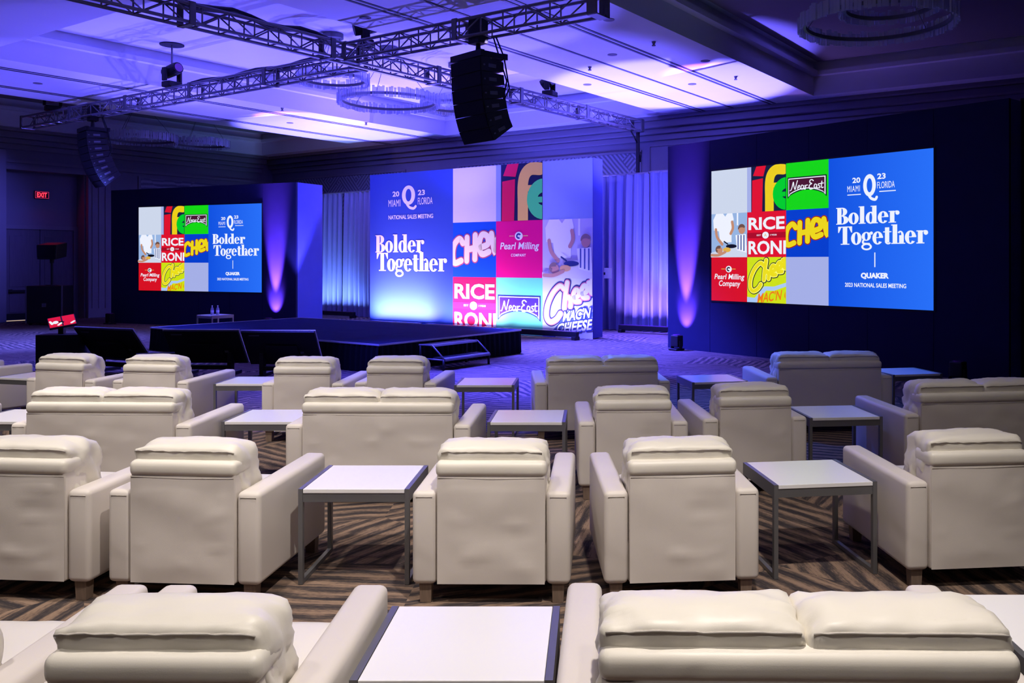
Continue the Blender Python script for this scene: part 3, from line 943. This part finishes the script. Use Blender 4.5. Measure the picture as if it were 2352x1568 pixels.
# ================================================================== FLOOR FIXTURES
def uplighter(loc, rz, label, target=None, power=0, color=(.25, .08, 1), angle=30):
    o = empty('uplighter', loc, rz)
    tag(o, label, 'floor light', 'floor up-lighters')
    box('base', -.11, .11, -.12, .12, .005, .04, M_BLACK, o, .01)
    box('housing', -.10, .10, -.07, .09, .07, .30, M_BLACK, o, .02)
    for s in (-1, 1): box('bracket', s * .115 - .008, s * .115 + .008, -.04, .04, .03, .20, M_BLACK, o)
    cyl('lens', (0, .01, .295), (0, .01, .31), .075, M_LENS, o)
    if power:
        t = Vector(target)
        spot('uplighter_beam', Vector(loc) + Vector((0, 0, .33)), t, power, color, angle, .9, .04)
        spot('uplighter_beam', Vector(loc) + Vector((0, 0, .33)), t - Vector((0, 0, t.z - .66)), power * .05, color, 62, .9, .04)
    return o
def on_wall(a, rz, s, out):
    return Vector((a[0] + math.cos(rz) * s + math.sin(rz) * out, a[1] + math.sin(rz) * s - math.cos(rz) * out, 0))
VIOLET = (.22, .07, 1.0)
p = on_wall(RA, rrz, .50, .26)
uplighter(p, rrz, 'black floor up-lighter at the left foot of the right navy wall', on_wall(RA, rrz, .52, .0) + Vector((0, 0, 1.80)), 22000, VIOLET, 24)
p = on_wall(RA, rrz, 6.3, .35)
uplighter(p, rrz, 'dark unlit floor light near the right end of the right navy wall')
p = on_wall(LA, lrz, 6.02, .26)
uplighter(p, lrz, 'black floor up-lighter hidden low before the violet right end of the left wall', on_wall(LA, lrz, 6.02, .0) + Vector((0, 0, 1.80)), 22000, VIOLET, 24)
p = on_wall(LA, lrz, .45, .4)
uplighter(p, lrz, 'dark unlit floor light at the left foot of the left navy wall')

def batten(u0, u1, v, label, power, color, aim_v, aim_z, spread=120):
    o = empty('led_batten', uv(u0, v), -ROOM)
    tag(o, label, 'light bar', 'LED battens on the floor')
    L = u1 - u0
    box('housing', 0, L, -.05, .07, .07, .19, M_BLACK, o, .012)
    for x in (.06, L - .06):
        box('foot', x - .05, x + .05, -.09, .11, .005, .08, M_BLACK, o, .008)
    box('lens_strip', .04, L - .04, -.03, .05, .19, .197, M_LENS, o)
    if power:
        area('batten_beam', uv((u0 + u1) / 2, v, .22), uv((u0 + u1) / 2, aim_v, aim_z), power, color, L, .05, spread).rotation_euler.rotate_axis('Z', 0)
    return o
batten(-13.2, -11.0, 15.95, 'black light bar at the foot of the printed backdrop, right end in view', 28, (.62, .62, 1), 16.4, .85)
batten(-15.6, -13.4, 15.95, 'black light bar hidden behind the middle of the stage', 60, (.85, .60, 1), 16.4, .85)
batten(-18.0, -15.8, 15.95, 'black light bar hidden behind the left part of the stage', 190, (.95, .60, 1), 16.4, .85)
batten(-11.4, -9.0, 18.35, 'black light bar at the foot of the lilac drape by the right wall', 150, (.32, .18, 1), 19.0, 2.2)
batten(-23.2, -21.0, 18.35, 'black light bar at the foot of the pale blue drape', 120, (.20, .34, 1), 19.0, 2.2)

# ================================================================== TRUSS
TS = .31
def bar_mesh(name, p0, p1, r, n=8):
    bm = bmesh.new(); acyl(bm, p0, p1, r, None, n)
    me = bpy.data.meshes.new(name); bm.normal_update(); bm.to_mesh(me); bm.free()
    for p in me.polygons: p.use_smooth = len(p.vertices) == 4
    me.materials.append(M_ALU)
    return me
BAY = .42
h = TS / 2 - .025
ME_V = bar_mesh('upright', (0, 0, -h), (0, 0, h), .012)
ME_C = bar_mesh('crossbar', (0, -h, 0), (0, h, 0), .012)
ME_D1 = bar_mesh('diagonal', (0, 0, -h), (BAY, 0, h), .012)
ME_D2 = bar_mesh('diagonal', (0, 0, h), (BAY, 0, -h), .012)
bm = bmesh.new()
for y in (-1, 1):
    abox(bm, -.045, .045, y * (TS / 2) - .012, y * (TS / 2) + .012, -TS / 2, TS / 2)
for z in (-1, 1):
    abox(bm, -.045, .045, -TS / 2, TS / 2, z * (TS / 2) - .008, z * (TS / 2) + .008)
ME_P = bpy.data.meshes.new('joint_plate'); bm.to_mesh(ME_P); bm.free(); ME_P.materials.append(M_PLATE)
def truss(p, q, zc, label):
    p, q = Vector(p), Vector(q)
    L = (q - p).length
    rz = math.atan2(q.y - p.y, q.x - p.x)
    o = empty('box_truss', (p.x, p.y, zc), rz)
    tag(o, label, 'truss', 'flown lighting truss')
    for y in (-1, 1):
        for z in (-1, 1):
            cyl('chord', (0, y * h, z * h), (L, y * h, z * h), .025, M_ALU, o, n=10)
    n = int(L / BAY)
    for i in range(n):
        x = i * BAY
        for y in (-1, 1):
            link('upright', ME_V, o, None, (x, y * h, 0))
            link('diagonal', ME_D1 if i % 2 == 0 else ME_D2, o, None, (x, y * h, 0))
        for z in (-1, 1):
            link('crossbar', ME_C, o, None, (x, 0, z * h))
    x = 0.0
    while x < L:
        link('joint_plate', ME_P, o, None, (x, 0, 0)); x += 2.44
    link('joint_plate', ME_P, o, None, (L, 0, 0))
    return o
ZTR = 5.06 + TS / 2
truss(uv(-11.6, 2.2), uv(-11.45, 19.33), ZTR, 'long grey box truss running from upper left to above the right drape')
truss(uv(-11.75, 10.38), uv(-23.9, 10.42), ZTR, 'grey box truss reaching to the far left, small array hanging near its end')
truss(uv(-11.4, 9.9), uv(-6.45, 9.9), ZTR, 'short grey box truss at top centre carrying the large speaker array')
tw_ = empty('truss_tower', uv(-11.45, 19.33)); tag(tw_, 'dark upright pole under the far end of the long truss', 'truss leg')
cyl('pole', (0, 0, .02), (0, 0, 5.06), .05, M_BLACK, tw_)
box('base_plate', -.3, .3, -.3, .3, .003, .02, M_BLACK, tw_)
tube('strap', [(.05, 0, 4.55), (.07, .03, 4.45), (.05, .02, 4.3)], .03, M_BLACK, tw_)
tube('brace', [(0, 0, 4.75), tuple(uv(0, -.35, 5.06))], .02, M_BLACK, tw_)

def moving_head(u, v, label, rz=0.0, tilt=0.0, zb=5.37):
    o = empty('moving_light', uv(u, v, zb), rz)
    tag(o, label, 'stage light', 'moving lights on the truss')
    box('base', -.16, .16, -.13, .13, .02, .14, M_BLACK, o, .02)
    box('clamp', -.05, .05, -.05, .05, -.02, .03, M_BLACK, o)
    for s in (-1, 1): box('yoke_arm', s * .17 - .03, s * .17 + .03, -.06, .06, .14, .42, M_BLACK, o, .015)
    bm = bmesh.new()
    d = Vector((0, -math.cos(tilt), math.sin(tilt)))
    c = Vector((0, 0, .38))
    acyl(bm, c - d * .20, c + d * .10, .12, .13, 16); acyl(bm, c + d * .10, c + d * .22, .13, .115, 16)
    hd = bmesh_obj('head', bm, M_BLACK, o)
    bm = bmesh.new(); acyl(bm, c + d * .22, c + d * .232, .09, None, 16)
    bmesh_obj('lens', bm, M_LENS, hd)
    return o
moving_head(-11.5, 10.3, 'moving light on top of the truss crossing', R(110), R(15))
moving_head(-17.5, 10.4, 'moving light on the far-left truss below a ceiling pipe', R(60), R(10))
moving_head(-22.6, 10.4, 'moving light at the far-left end of the left truss', R(40), R(5))
moving_head(-11.5, 15.6, 'small moving light far along the long truss', R(70), R(30))
pp = empty('hanging_pipe', uv(-17.5, 10.4, 5.90)); tag(pp, 'thin ceiling pipe with dark round plate above the left truss', 'pipe')
cyl('pipe', (0, 0, 0), (0, 0, .38), .02, M_ALU, pp); cyl('ceiling_plate', (0, 0, .375), (0, 0, .398), .24, M_BLACK, pp, n=24)
# cable looms lying along the trusses
for (pts, lab) in [([(-11.55, v, 5.40 + .04 * math.sin(v * 5)) for v in [4.2 + .3 * i for i in range(19)]], 'black cable loom sagging along the near top of the long truss'),
                   ([(-12.6 - .35 * i, 10.42, 5.395 + .025 * math.sin(i * 1.3)) for i in range(13)], 'black cable loom lying along the left truss')]:
    o = tube('cable_loom', [tuple(uv(*p)) for p in pts], .05, M_BLACK); tag(o, lab, 'cable')

# ================================================================== LINE ARRAYS
def line_array(u, v, rz, n, W, D, Hh, label, curve, ztop=4.72):
    o = empty('line_array', uv(u, v, ztop), rz)
    tag(o, label, 'speaker array', 'flown speaker arrays')
    bm = bmesh.new()
    for y in (-D * .52, D * .42): abox(bm, -W * .5, W * .5, y, y + .07, .0, .09)
    for x in (-W * .46, 0, W * .40): abox(bm, x, x + .07, -D * .5, D * .5, .01, .08)
    bmesh_obj('flying_frame', bm, M_BLACK, o)
    # cabinets, front faces local -Y; each hinged a little more than the last
    ang = 0.0
    pos = Vector((0, -D / 2, -.02))
    for i in range(n):
        ang += curve[i]
        c = empty('cabinet', pos, 0, o); c.rotation_euler = (R(ang), 0, 0)
        f_, b_ = Hh - .006, Hh * .80
        bm = bmesh.new()
        vs_ = [bm.verts.new(q) for q in [(-W / 2, 0, 0), (W / 2, 0, 0), (W / 2, 0, -f_), (-W / 2, 0, -f_),
                                          (-W * .42, D, -.02), (W * .42, D, -.02), (W * .42, D, -b_), (-W * .42, D, -b_)]]
        for q in [(0, 3, 2, 1), (4, 5, 6, 7), (0, 1, 5, 4), (2, 3, 7, 6), (1, 2, 6, 5), (0, 4, 7, 3)]: bm.faces.new([vs_[k] for k in q])
        bmesh_obj('shell', bm, M_BLACK, c)
        box('grille', -W / 2 + .015, W / 2 - .015, -.012, .0, -f_ + .008, -.008, M_GRILLE, c)
        for s in (-1, 1):
            x = s * W * .475
            box('handle', x - .012 * s - .012, x - .012 * s + .012, D * .30, D * .62, -f_ * .66, -f_ * .40, M_PLATE, c)
            box('rigging_pin', s * (W / 2 + .002) - .008, s * (W / 2 + .002) + .008, .03, .06, -f_ * .6, -f_ * .5, M_ALU, c)
        pos = pos + Matrix.Rotation(R(ang), 3, 'X') @ Vector((0, 0, -Hh))
    bm = bmesh.new()
    acyl(bm, (0, 0, .09), (0, 0, .30), .05, .03, 10); abox(bm, -.12, .12, -.09, .09, .26, .62)
    bmesh_obj('hoist', bm, M_BLACK, o)
    for k in (-1, 1):
        pts = [(W * .30 + k * .03, D * .3, .34), (W * .38 + k * .05, D * .48, .05), (W * .44 + k * .03, D * .66, -.35 - .06 * k), (W * .40, D * .50, -.62), (W * .30, D * .50, -.50)]
        tube('cable', pts, .012, M_BLACK, o)
    return o
# front faces the audience (towards -v)
line_array(-8.62, 9.9, -R(45), 6, .74, .46, .205, 'large black speaker array hanging at top centre of the hall', [2, 2, 3, 5, 7, 9])
line_array(-20.75, 10.42, -R(45), 8, .70, .46, .165, 'smaller black curved speaker array hanging at far left', [3, 3, 4, 4, 5, 5, 6, 6])

# ================================================================== CHANDELIERS
def chandelier(u, v, z, rad, label, inner=None, ht=.16):
    o = empty('ring_chandelier', uv(u, v, z)); tag(o, label, 'chandelier', 'ring chandeliers')
    rnd = random.Random(int(rad * 100 + abs(u) * 10))
    rings = [(0, 0, 0, rad)] + (inner or [])
    for (ox, oy, oz, r_) in rings:
        bm = bmesh.new()
        n = 56
        rr = []
        for i in range(n):
            t = 2 * PI * i / n
            c, s = math.cos(t), math.sin(t)
            rr.append([bm.verts.new((ox + c * q, oy + s * q, oz + zz)) for q, zz in ((r_ - .018, 0), (r_ + .018, 0), (r_ + .018, .055), (r_ - .018, .055))])
        for i in range(n):
            a, b = rr[i], rr[(i + 1) % n]
            for k in range(4): bm.faces.new((a[k], b[k], b[(k + 1) % 4], a[(k + 1) % 4]))
        bmesh_obj('ring', bm, M_PLATE, o)
        bm = bmesh.new()
        m_ = int(r_ * 120)
        for i in range(m_):
            t = 2 * PI * (i + rnd.random() * .5) / m_
            c, s = math.cos(t), math.sin(t)
            q = r_ + .05 + .03 * rnd.random()
            z0, z1 = -.045 - .03 * rnd.random(), ht * (.75 + .35 * rnd.random())
            hw = .024
            a = [(q * c - s * hw, q * s + c * hw), (q * c + s * hw, q * s - c * hw), ((q + .02) * c + s * hw, (q + .02) * s - c * hw), ((q + .02) * c - s * hw, (q + .02) * s + c * hw)]
            lo = [bm.verts.new((ox + x, oy + y, oz + z0)) for x, y in a]; hi = [bm.verts.new((ox + x, oy + y, oz + z1)) for x, y in a]
            bm.faces.new(lo[::-1]); bm.faces.new(hi)
            for k in range(4): bm.faces.new((lo[k], lo[(k + 1) % 4], hi[(k + 1) % 4], hi[k]))
        cr = bmesh_obj('crystal_plates', bm, M_GLASS, o); cr['kind'] = 'stuff'
        for k in range(3):
            t = 2 * PI * k / 3 + .5
            tube('suspension_wire', [(ox + r_ * math.cos(t), oy + r_ * math.sin(t), oz + .07), (.09 * math.cos(t), .09 * math.sin(t), ZT - z - .06)], .006, M_PLATE, o, 5)
    cyl('canopy', (0, 0, ZT - z - .10), (0, 0, ZT - z - .004), .20, M_PLATE, o, n=24)
    return o
chandelier(-13.9, 13.1, 5.12, .98, 'large ring chandelier behind the speaker array at the truss crossing')
chandelier(-14.0, 11.7, 5.36, .62, 'small ring chandelier half hidden behind the truss crossing')
chandelier(-13.7, 15.0, 5.28, .74, 'ring chandelier mostly hidden by the large speaker array')
chandelier(-3.45, 12.35, 5.06, .98, 'wide double-ring chandelier in the dark tray at upper right', [(.25, .25, .28, .60)])
chandelier(-24.2, 13.4, 5.16, .92, 'dim ring chandelier beside the far-left speaker array')
chandelier(-24.2, 15.3, 5.22, .72, 'dim ring chandelier farther back in the left tray')

# ================================================================== EXIT SIGN, CASE, SPEAKER, MONITORS
ex = empty('exit_sign', uv(U0 - .42, 12.72, 3.62), -ROOM + R(90))
tag(ex, 'red glowing EXIT sign above the left doors', 'exit sign')
box('housing', -.20, .20, -.03, .03, 0, .24, M_BLACK, ex, .008)
G().fit(text('EXIT', .03), -.14, .05, .14, .19).obj('lettering', emis('exit_red', (1.0, .03, .06), 2.4), ex, 10)
for a in ((-.19, .02, .19, .03), (-.19, .21, .19, .22), (-.19, .03, -.18, .21), (.18, .03, .19, .21)):
    G().rect(*a).obj('glowing_border', emis('exit_border', (1.0, .05, .25), .7), ex, 10)
area('exit_glow', uv(U0 - .30, 12.72, 3.72), uv(U0 + 1, 12.72, 3.2), 2.5, (1, .03, .08), .3, .2)

rc = empty('road_case', (-15.05, 24.3, 0), R(8)); tag(rc, 'tall black case standing before the left doors, speaker pole on top', 'case')
box('body', -.46, .46, -.35, .35, .06, 1.08, M_BLACK, rc, .015)
for x in (-.47, .44):
    box('edge_strip', x, x + .03, -.36, -.33, .06, 1.09, M_PLATE, rc)
box('latch', -.05, .05, -.37, -.35, .5, .6, M_PLATE, rc)
for x in (-.38, .38):
    for y in (-.28, .28): cyl('caster', (x, y - .02, .04), (x, y + .02, .04), .038, M_BLACK, rc)
spk = empty('pole_speaker', (-15.0, 24.3, 1.08), R(-10)); tag(spk, 'black speaker on a thin pole above the black case at left', 'speaker')
cyl('pole', (0, 0, .005), (0, 0, .82), .03, M_BLACK, spk); cyl('collar', (0, 0, .62), (0, 0, .74), .05, M_BLACK, spk)
cyl('foot_plate', (0, 0, .003), (0, 0, .02), .16, M_BLACK, spk)
bm = bmesh.new(); abox(bm, -.32, .32, -.2, .2, .76, 1.16, .02)
for v_ in bm.verts: v_.co.x *= 1 - .18 * (1.16 - v_.co.z); v_.co.z += v_.co.y * .2
cab = bmesh_obj('cabinet', bm, M_BLACK, spk); box('grille', -.28, .28, -.215, -.20, .80, 1.12, M_GRILLE, cab)

def monitor(loc, rz, wd, label, tilt=36):
    o = empty('floor_monitor', loc, rz)
    tag(o, label, 'monitor', 'floor monitors before the stage')
    ht = .64
    t = R(tilt)
    # screen faces +Y and up; the back (towards the lounge) leans over
    pan = empty('panel', (0, .12, .20), 0, o); pan.rotation_euler = (t, 0, 0)
    box('back_shell', -wd / 2, wd / 2, -.035, 0, 0, ht, M_BLACK, pan, .008)
    box('bezel', -wd / 2 - .010, wd / 2 + .010, -.006, .012, -.008, ht + .010, M_WHITEEDGE, pan)
    box('glass', -wd / 2 + .015, wd / 2 - .015, .012, .016, .015, ht - .015, emis('monitor_glass', (.01, .02, .08), .4), pan)
    box('electronics', -wd * .22, wd * .22, -.07, -.035, .08, .40, M_BLACK, pan, .01)
    box('name_plate', -wd * .40, -wd * .26, -.041, -.035, ht - .07, ht - .05, M_PLATE, pan)
    box('port_label', wd * .24, wd * .29, -.041, -.035, .22, .26, M_PLATE, pan)
    for x in (-wd * .3, wd * .3):
        box('stand_leg', x - .03, x + .03, -.30, .34, .005, .05, M_BLACK, o)
        box('stand_post', x - .03, x + .03, -.06, .06, .05, .36, M_BLACK, o)
    box('stand_bar', -wd * .33, wd * .33, -.05, .05, .10, .16, M_BLACK, o)
    return o
monitor((-4.66, 13.25, 0), R(-1), 1.10, 'floor monitor seen from behind, nearest the stage steps')
monitor((-5.88, 13.42, 0), R(-1), 1.14, 'floor monitor seen from behind, middle of the three')
monitor((-7.45, 13.75, 0), R(-22), 1.24, 'floor monitor seen from behind, at the left beside the red display')
rd = empty('tilted_display', (-8.42, 13.9, 0), R(4)); tag(rd, 'small tilted display with red picture left of the floor monitors', 'display')
pn = empty('panel', (0, 0, .80), 0, rd); pn.rotation_euler = (R(-58), R(-10), R(30))
box('back_shell', -.19, .19, 0, .03, -.14, .14, M_BLACK, pn)
G().rect(-.18, -.13, .18, .13).obj('picture', ALLP['red'], pn, 1)
G().rect(-.01, -.13, .01, .13).obj('dark_bar', ALLP['ink'], pn, 2)
G().ell(-.09, -.02, .04, .04).obj('white_disc', ALLP['white'], pn, 3)
for q in ([(-.16, .02), (-.14, -.05)], [(-.06, -.10), (-.02, -.06)], [(.12, -.10), (.16, -.07)]): G().stroke(q, .035).obj('white_mark', ALLP['white'], pn, 3)
box('plinth', -.30, .36, -.20, .22, .005, .60, M_BLACK, rd, .01)
box('post', -.04, .04, -.04, .04, .60, .80, M_BLACK, rd)
ws = empty('wedge_speaker', (-6.36, 12.75, 0), R(28)); tag(ws, 'small black wedge speaker between the left two floor monitors', 'speaker')
bm = bmesh.new()
prof = [(-.20, 0.01), (.20, .01), (.20, .16), (.02, .42), (-.20, .42)]
a = [bm.verts.new((-.25, y, z)) for y, z in prof]; b = [bm.verts.new((.25, y, z)) for y, z in prof]
bm.faces.new(a); bm.faces.new(b[::-1])
for i in range(5): bm.faces.new((a[i], b[i], b[(i + 1) % 5], a[(i + 1) % 5]))
bmesh.ops.recalc_face_normals(bm, faces=bm.faces[:])
bmesh_obj('cabinet', bm, M_BLACK, ws)
box('handle', -.08, .08, -.21, -.195, .2, .26, M_PLATE, ws)
box('riser', -.24, .24, -.16, .2, .0, .012, M_BLACK, ws)
for (pts, lab) in [([(-4.4, 12.9, .012), (-4.1, 12.7, .012), (-4.6, 12.5, .012), (-5.2, 12.6, .012), (-5.6, 12.9, .012)], 'black cable curling on the carpet below the floor monitors')]:
    tag(tube('floor_cable', pts, .012, M_BLACK), lab, 'cable')

# ================================================================== LOUNGE FURNITURE
def make_seat(kind, seed):
    W = .81 if kind == 'armchair' else 1.34
    D, AW = .90, .125
    hw = W / 2
    iw = hw - AW
    o = empty(kind, (0, 0, 0))
    box('base', -iw - .005, iw + .005, .03, D - .04, .105, .31, M_LEATHER, o, .015)
    for s in (-1, 1):
        x0, x1 = sorted((s * iw, s * hw))
        bm = bmesh.new()
        abox(bm, x0, x1, 0, D, .10, .575, .028, 4)
        for v in bm.verts:
            # soft swelling of the outer side and a slightly raised front
            t = v.co.y / D
            if abs(v.co.x) > iw + AW * .5:
                v.co.x += s * .012 * math.sin(PI * min(1, max(0, t))) * math.sin(PI * min(1, max(0, (v.co.z - .1) / .475)))
            if v.co.z > .4: v.co.z += .012 * t
        bmesh_obj('arm', bm, M_LEATHER, o, True)
        tube('arm_seam', [(x0 + .02, -.001, .548), (x1 - .02, -.001, .548)], .0015, M_SEAM, o, 5)
    bm = bmesh.new()
    abox(bm, -iw + .004, iw - .004, -.006, .17, .104, .70, .014, 3)
    bmesh_obj('backrest', bm, M_LEATHER, o, True)
    bm = bmesh.new()
    gx, gz = (22 if kind == 'armchair' else 40), 24
    gr = []
    for a in range(gx + 1):
        x = -iw + .006 + (2 * iw - .012) * a / gx
        col = []
        for b in range(gz + 1):
            z = .108 + .545 * b / gz
            e = min(a, gx - a, 3) / 3 * min(b, gz - b, 3) / 3
            d = noise.noise(Vector((x * 2.6 + seed * 5, z * 7 + x * 1.5, seed))) * .006 + max(0, noise.noise(Vector((x * 6 + seed, z * 12, seed * 2))) - .25) * .012
            col.append(bm.verts.new((x, -.0085 - e * max(0, .005 + d), z)))
        gr.append(col)
    for a in range(gx):
        for b in range(gz):
            bm.faces.new((gr[a][b], gr[a + 1][b], gr[a + 1][b + 1], gr[a][b + 1]))
    bmesh_obj('back_panel', bm, M_LEATHER, o, True)
    bm = bmesh.new()
    abox(bm, -iw - .004, iw + .004, -.018, .18, .650, .732, .030, 4)
    for v in bm.verts:
        v.co.z += .004 * noise.noise(Vector((v.co.x * 7, seed * 3, 0)))
    bmesh_obj('top_roll', bm, M_LEATHER2, o, True)
    tube('roll_seam', [(-iw + .01, -.008, .646), (0, -.009, .643), (iw - .01, -.008, .646)], .0025, M_SEAM, o, 5)
    nC = 1 if kind == 'armchair' else 2
    for i in range(nC):
        if nC == 1: cx, hx = 0, iw - .006
        else:
            hx = iw / 2 - .003
            cx = (-1 if i == 0 else 1) * (iw / 2)
        # tall back cushion: square rear edge with piping, domed top standing above the roll as a headrest
        args = (cx, .182, .590, hx + .004, .134, .196, 14.0, .012, seed + i * 2.3, -.19, .034)
        bm = cushion_bm(args[0], args[1], args[2], args[3], args[4], args[5], args[6], 17, args[7], args[8], args[9], args[10])
        c = bmesh_obj('back_cushion', bm, M_LEATHER2, o, True)
        pts = [cushion_map(Vector((-1 + 2 * k / 24, -1, .97)), *args) + Vector((0, -.002, 0)) for k in range(25)]
        tube('piping', pts, .0035, M_SEAM, c, 5)
        bm = cushion_bm(cx, .575, .375, hx, .345, .078, 8.0, 9, .004, seed + 4 + i, 0, .012)
        bmesh_obj('seat_cushion', bm, M_LEATHER2, o, True)
    for sx in (-1, 1):
        for y in (.055, D - .06):
            bm = bmesh.new()
            abox(bm, -.032, .032, -.032, .032, 0, .11)
            for v in bm.verts:
                if v.co.z < .05: v.co.x *= .86; v.co.y *= .86
            bmesh_obj('leg', bm, M_WOODLEG, o, False, (sx * (hw - .065), y, .002))
    return o

TWD, TDP, TZ = .60, .555, .518
def make_table():
    o = empty('side_table', (0, 0, 0))
    a, b = TWD / 2, TDP / 2
    box('tabletop', -a + .026, a - .026, -b, b, TZ - .022, TZ, M_TTOP, o, .002)
    for s in (-1, 1):
        x0, x1 = sorted((s * a, s * (a - .024)))
        box('top_rail', x0, x1, -b, b, TZ - .07, TZ + .001, M_GREY, o)
        for y in (-b, b - .03):
            box('leg', x0, x1, y, y + .03, .026, TZ - .07, M_GREY, o)
        box('runner', x0, x1, -b, b, .002, .026, M_GREY, o)
    for y in (-b + .004, b - .026):
        box('apron', -a + .024, a - .024, y, y + .022, TZ - .07, TZ - .022, M_GREY, o)
    return o

protos = {'armchair': [make_seat('armchair', 1.0), make_seat('armchair', 5.2), make_seat('armchair', 9.7)],
          'loveseat': [make_seat('loveseat', 2.4), make_seat('loveseat', 7.9)]}
used = set()
cnt = {'armchair': 0, 'loveseat': 0}
GR = {'armchair': 'white lounge armchairs', 'loveseat': 'white two-seat sofas'}
def place(kind, x, y, facing, label):
    i = cnt[kind] % len(protos[kind]); cnt[kind] += 1
    p = protos[kind][i]
    o = p if (kind, i) not in used else copy_tree(p)
    used.add((kind, i))
    o.location = (x, y, 0)
    o.rotation_euler = (0, 0, -R(facing))
    tag(o, label, 'armchair' if kind == 'armchair' else 'sofa', GR[kind])
SEATS = [
    ('armchair', -1.14, 2.27, 0, 'cream armchair nearest the camera at bottom left, rumpled headrest filling the corner'),
    ('armchair', -2.02, 2.28, 1, 'cream armchair cut off by the bottom left corner, only arm and seat in view'),
    ('loveseat', .565, 2.28, 1, 'cream two-seat sofa nearest the camera at bottom right'),
    ('armchair', -2.98, 4.52, 5, 'cream armchair cut off by the left edge in the second row'),
    ('armchair', -2.09, 4.47, 4, 'cream armchair in the second row, left of the large white side table'),
    ('armchair', -.515, 4.46, .5, 'brightest cream armchair in the centre of the second row, right of a table'),
    ('armchair', .465, 4.495, -5, 'cream armchair in the second row, just right of the brightest centre one'),
    ('armchair', 2.08, 4.70, -6, 'cream armchair at the right edge of the second row, turned left'),
    ('loveseat', -3.56, 6.33, 2, 'cream two-seat sofa at the left of the third row'),
    ('armchair', -5.31, 6.36, 2, 'cream armchair cut off by the left edge in the third row, arm tip in view'),
    ('loveseat', -1.545, 6.30, .5, 'cream two-seat sofa with wrinkled back in the middle of the third row'),
    ('armchair', .305, 6.42, -3, 'dim cream armchair in the third row, left one of the close pair'),
    ('armchair', 1.23, 6.58, -7, 'dim cream armchair in the third row, right one of the close pair'),
    ('loveseat', 3.07, 6.82, -8, 'dim two-seat sofa cut off by the right edge in the third row'),
    ('armchair', -7.2, 9.45, 33, 'cream armchair cut off by the left edge in the farthest row'),
    ('armchair', -5.32, 8.74, 12, 'cream armchair in the farthest row, first full one from the left'),
    ('armchair', -4.36, 8.62, 7, 'cream armchair in the farthest row, second full one from the left'),
    ('armchair', -2.80, 8.45, 2.5, 'cream armchair in the farthest row, before the stage-side floor monitor'),
    ('armchair', -1.915, 8.50, 3, 'cream armchair in the farthest row, before the stage steps'),
    ('loveseat', .11, 8.56, -6.5, 'dim two-seat sofa in the farthest row, below the right end of the backdrop'),
    ('loveseat', 2.43, 8.93, -6, 'dim two-seat sofa in the farthest row, in front of the right navy wall'),
]
for s in SEATS: place(*s)
tb0 = make_table()
TABLES = [
    (-.415, 2.85, 0, 'white-topped side table nearest the camera at bottom centre'),
    (1.64, 2.96, 0, 'white-topped side table cut off by the bottom right corner'),
    (-1.29, 5.01, 0, 'white-topped side table left of the brightest armchair in the second row'),
    (1.26, 5.13, -8, 'white-topped side table between two armchairs at right of the second row'),
    (-4.55, 7.01, 2, 'white-topped side table at the left edge in the third row'),
    (-2.55, 7.0, 0, 'white-topped side table between the two sofas of the third row'),
    (-.505, 6.98, 0, 'side table right of the wrinkled sofa in the third row'),
    (1.98, 7.19, -6, 'blue-tinted side table at the right of the third row'),
    (-6.0, 9.5, 15, 'small-looking side table at far left of the farthest row'),
    (-3.51, 9.08, 0, 'side table in the farthest row, third row sofa before it, monitor behind'),
    (-1.075, 8.99, 0, 'purple-lit side table standing alone in front of the stage steps'),
    (1.26, 9.23, -11, 'violet-lit side table between the two sofas of the farthest row'),
    (3.5, 9.83, -12, 'bright blue side table right of the farthest sofa, before the navy wall'),
    (-8.70, 20.2, -ROOM * 57.3 * -1, 'small white table beyond the left edge of the stage, two bottles on it'),
]
for i, (x, y, a, lab) in enumerate(TABLES):
    o = tb0 if i == 0 else copy_tree(tb0)
    o.location = (x, y, 0)
    o.rotation_euler = (0, 0, -R(a))
    tag(o, lab, 'table', 'white side tables')
def bottle(x, y, z, label):
    o = empty('water_bottle', (x, y, z)); tag(o, label, 'bottle', 'water bottles on the far table')
    bm = bmesh.new()
    prof = [(.0, .0), (.033, .0), (.035, .02), (.035, .13), (.031, .15), (.012, .19), (.012, .20)]
    n = 14
    rr = [[bm.verts.new((r_ * math.cos(2 * PI * i / n), r_ * math.sin(2 * PI * i / n), zz)) for i in range(n)] for r_, zz in prof[1:]]
    bm.faces.new(rr[0][::-1])
    for a, b in zip(rr, rr[1:]):
        for i in range(n): bm.faces.new((a[i], a[(i + 1) % n], b[(i + 1) % n], b[i]))
    bm.faces.new(rr[-1])
    bmesh_obj('body', bm, M_BOTTLE, o, True)
    cyl('cap', (0, 0, .20), (0, 0, .218), .015, mat('white_cap', (.8, .8, .85), .5), o)
    cyl('paper_band', (0, 0, .06), (0, 0, .11), .0358, mat('paper_band', (.75, .78, .9), .6), o)
bottle(-8.74, 20.13, TZ, 'left clear water bottle on the small white table beyond the stage')
bottle(-8.62, 20.15, TZ, 'right clear water bottle on the small white table beyond the stage')
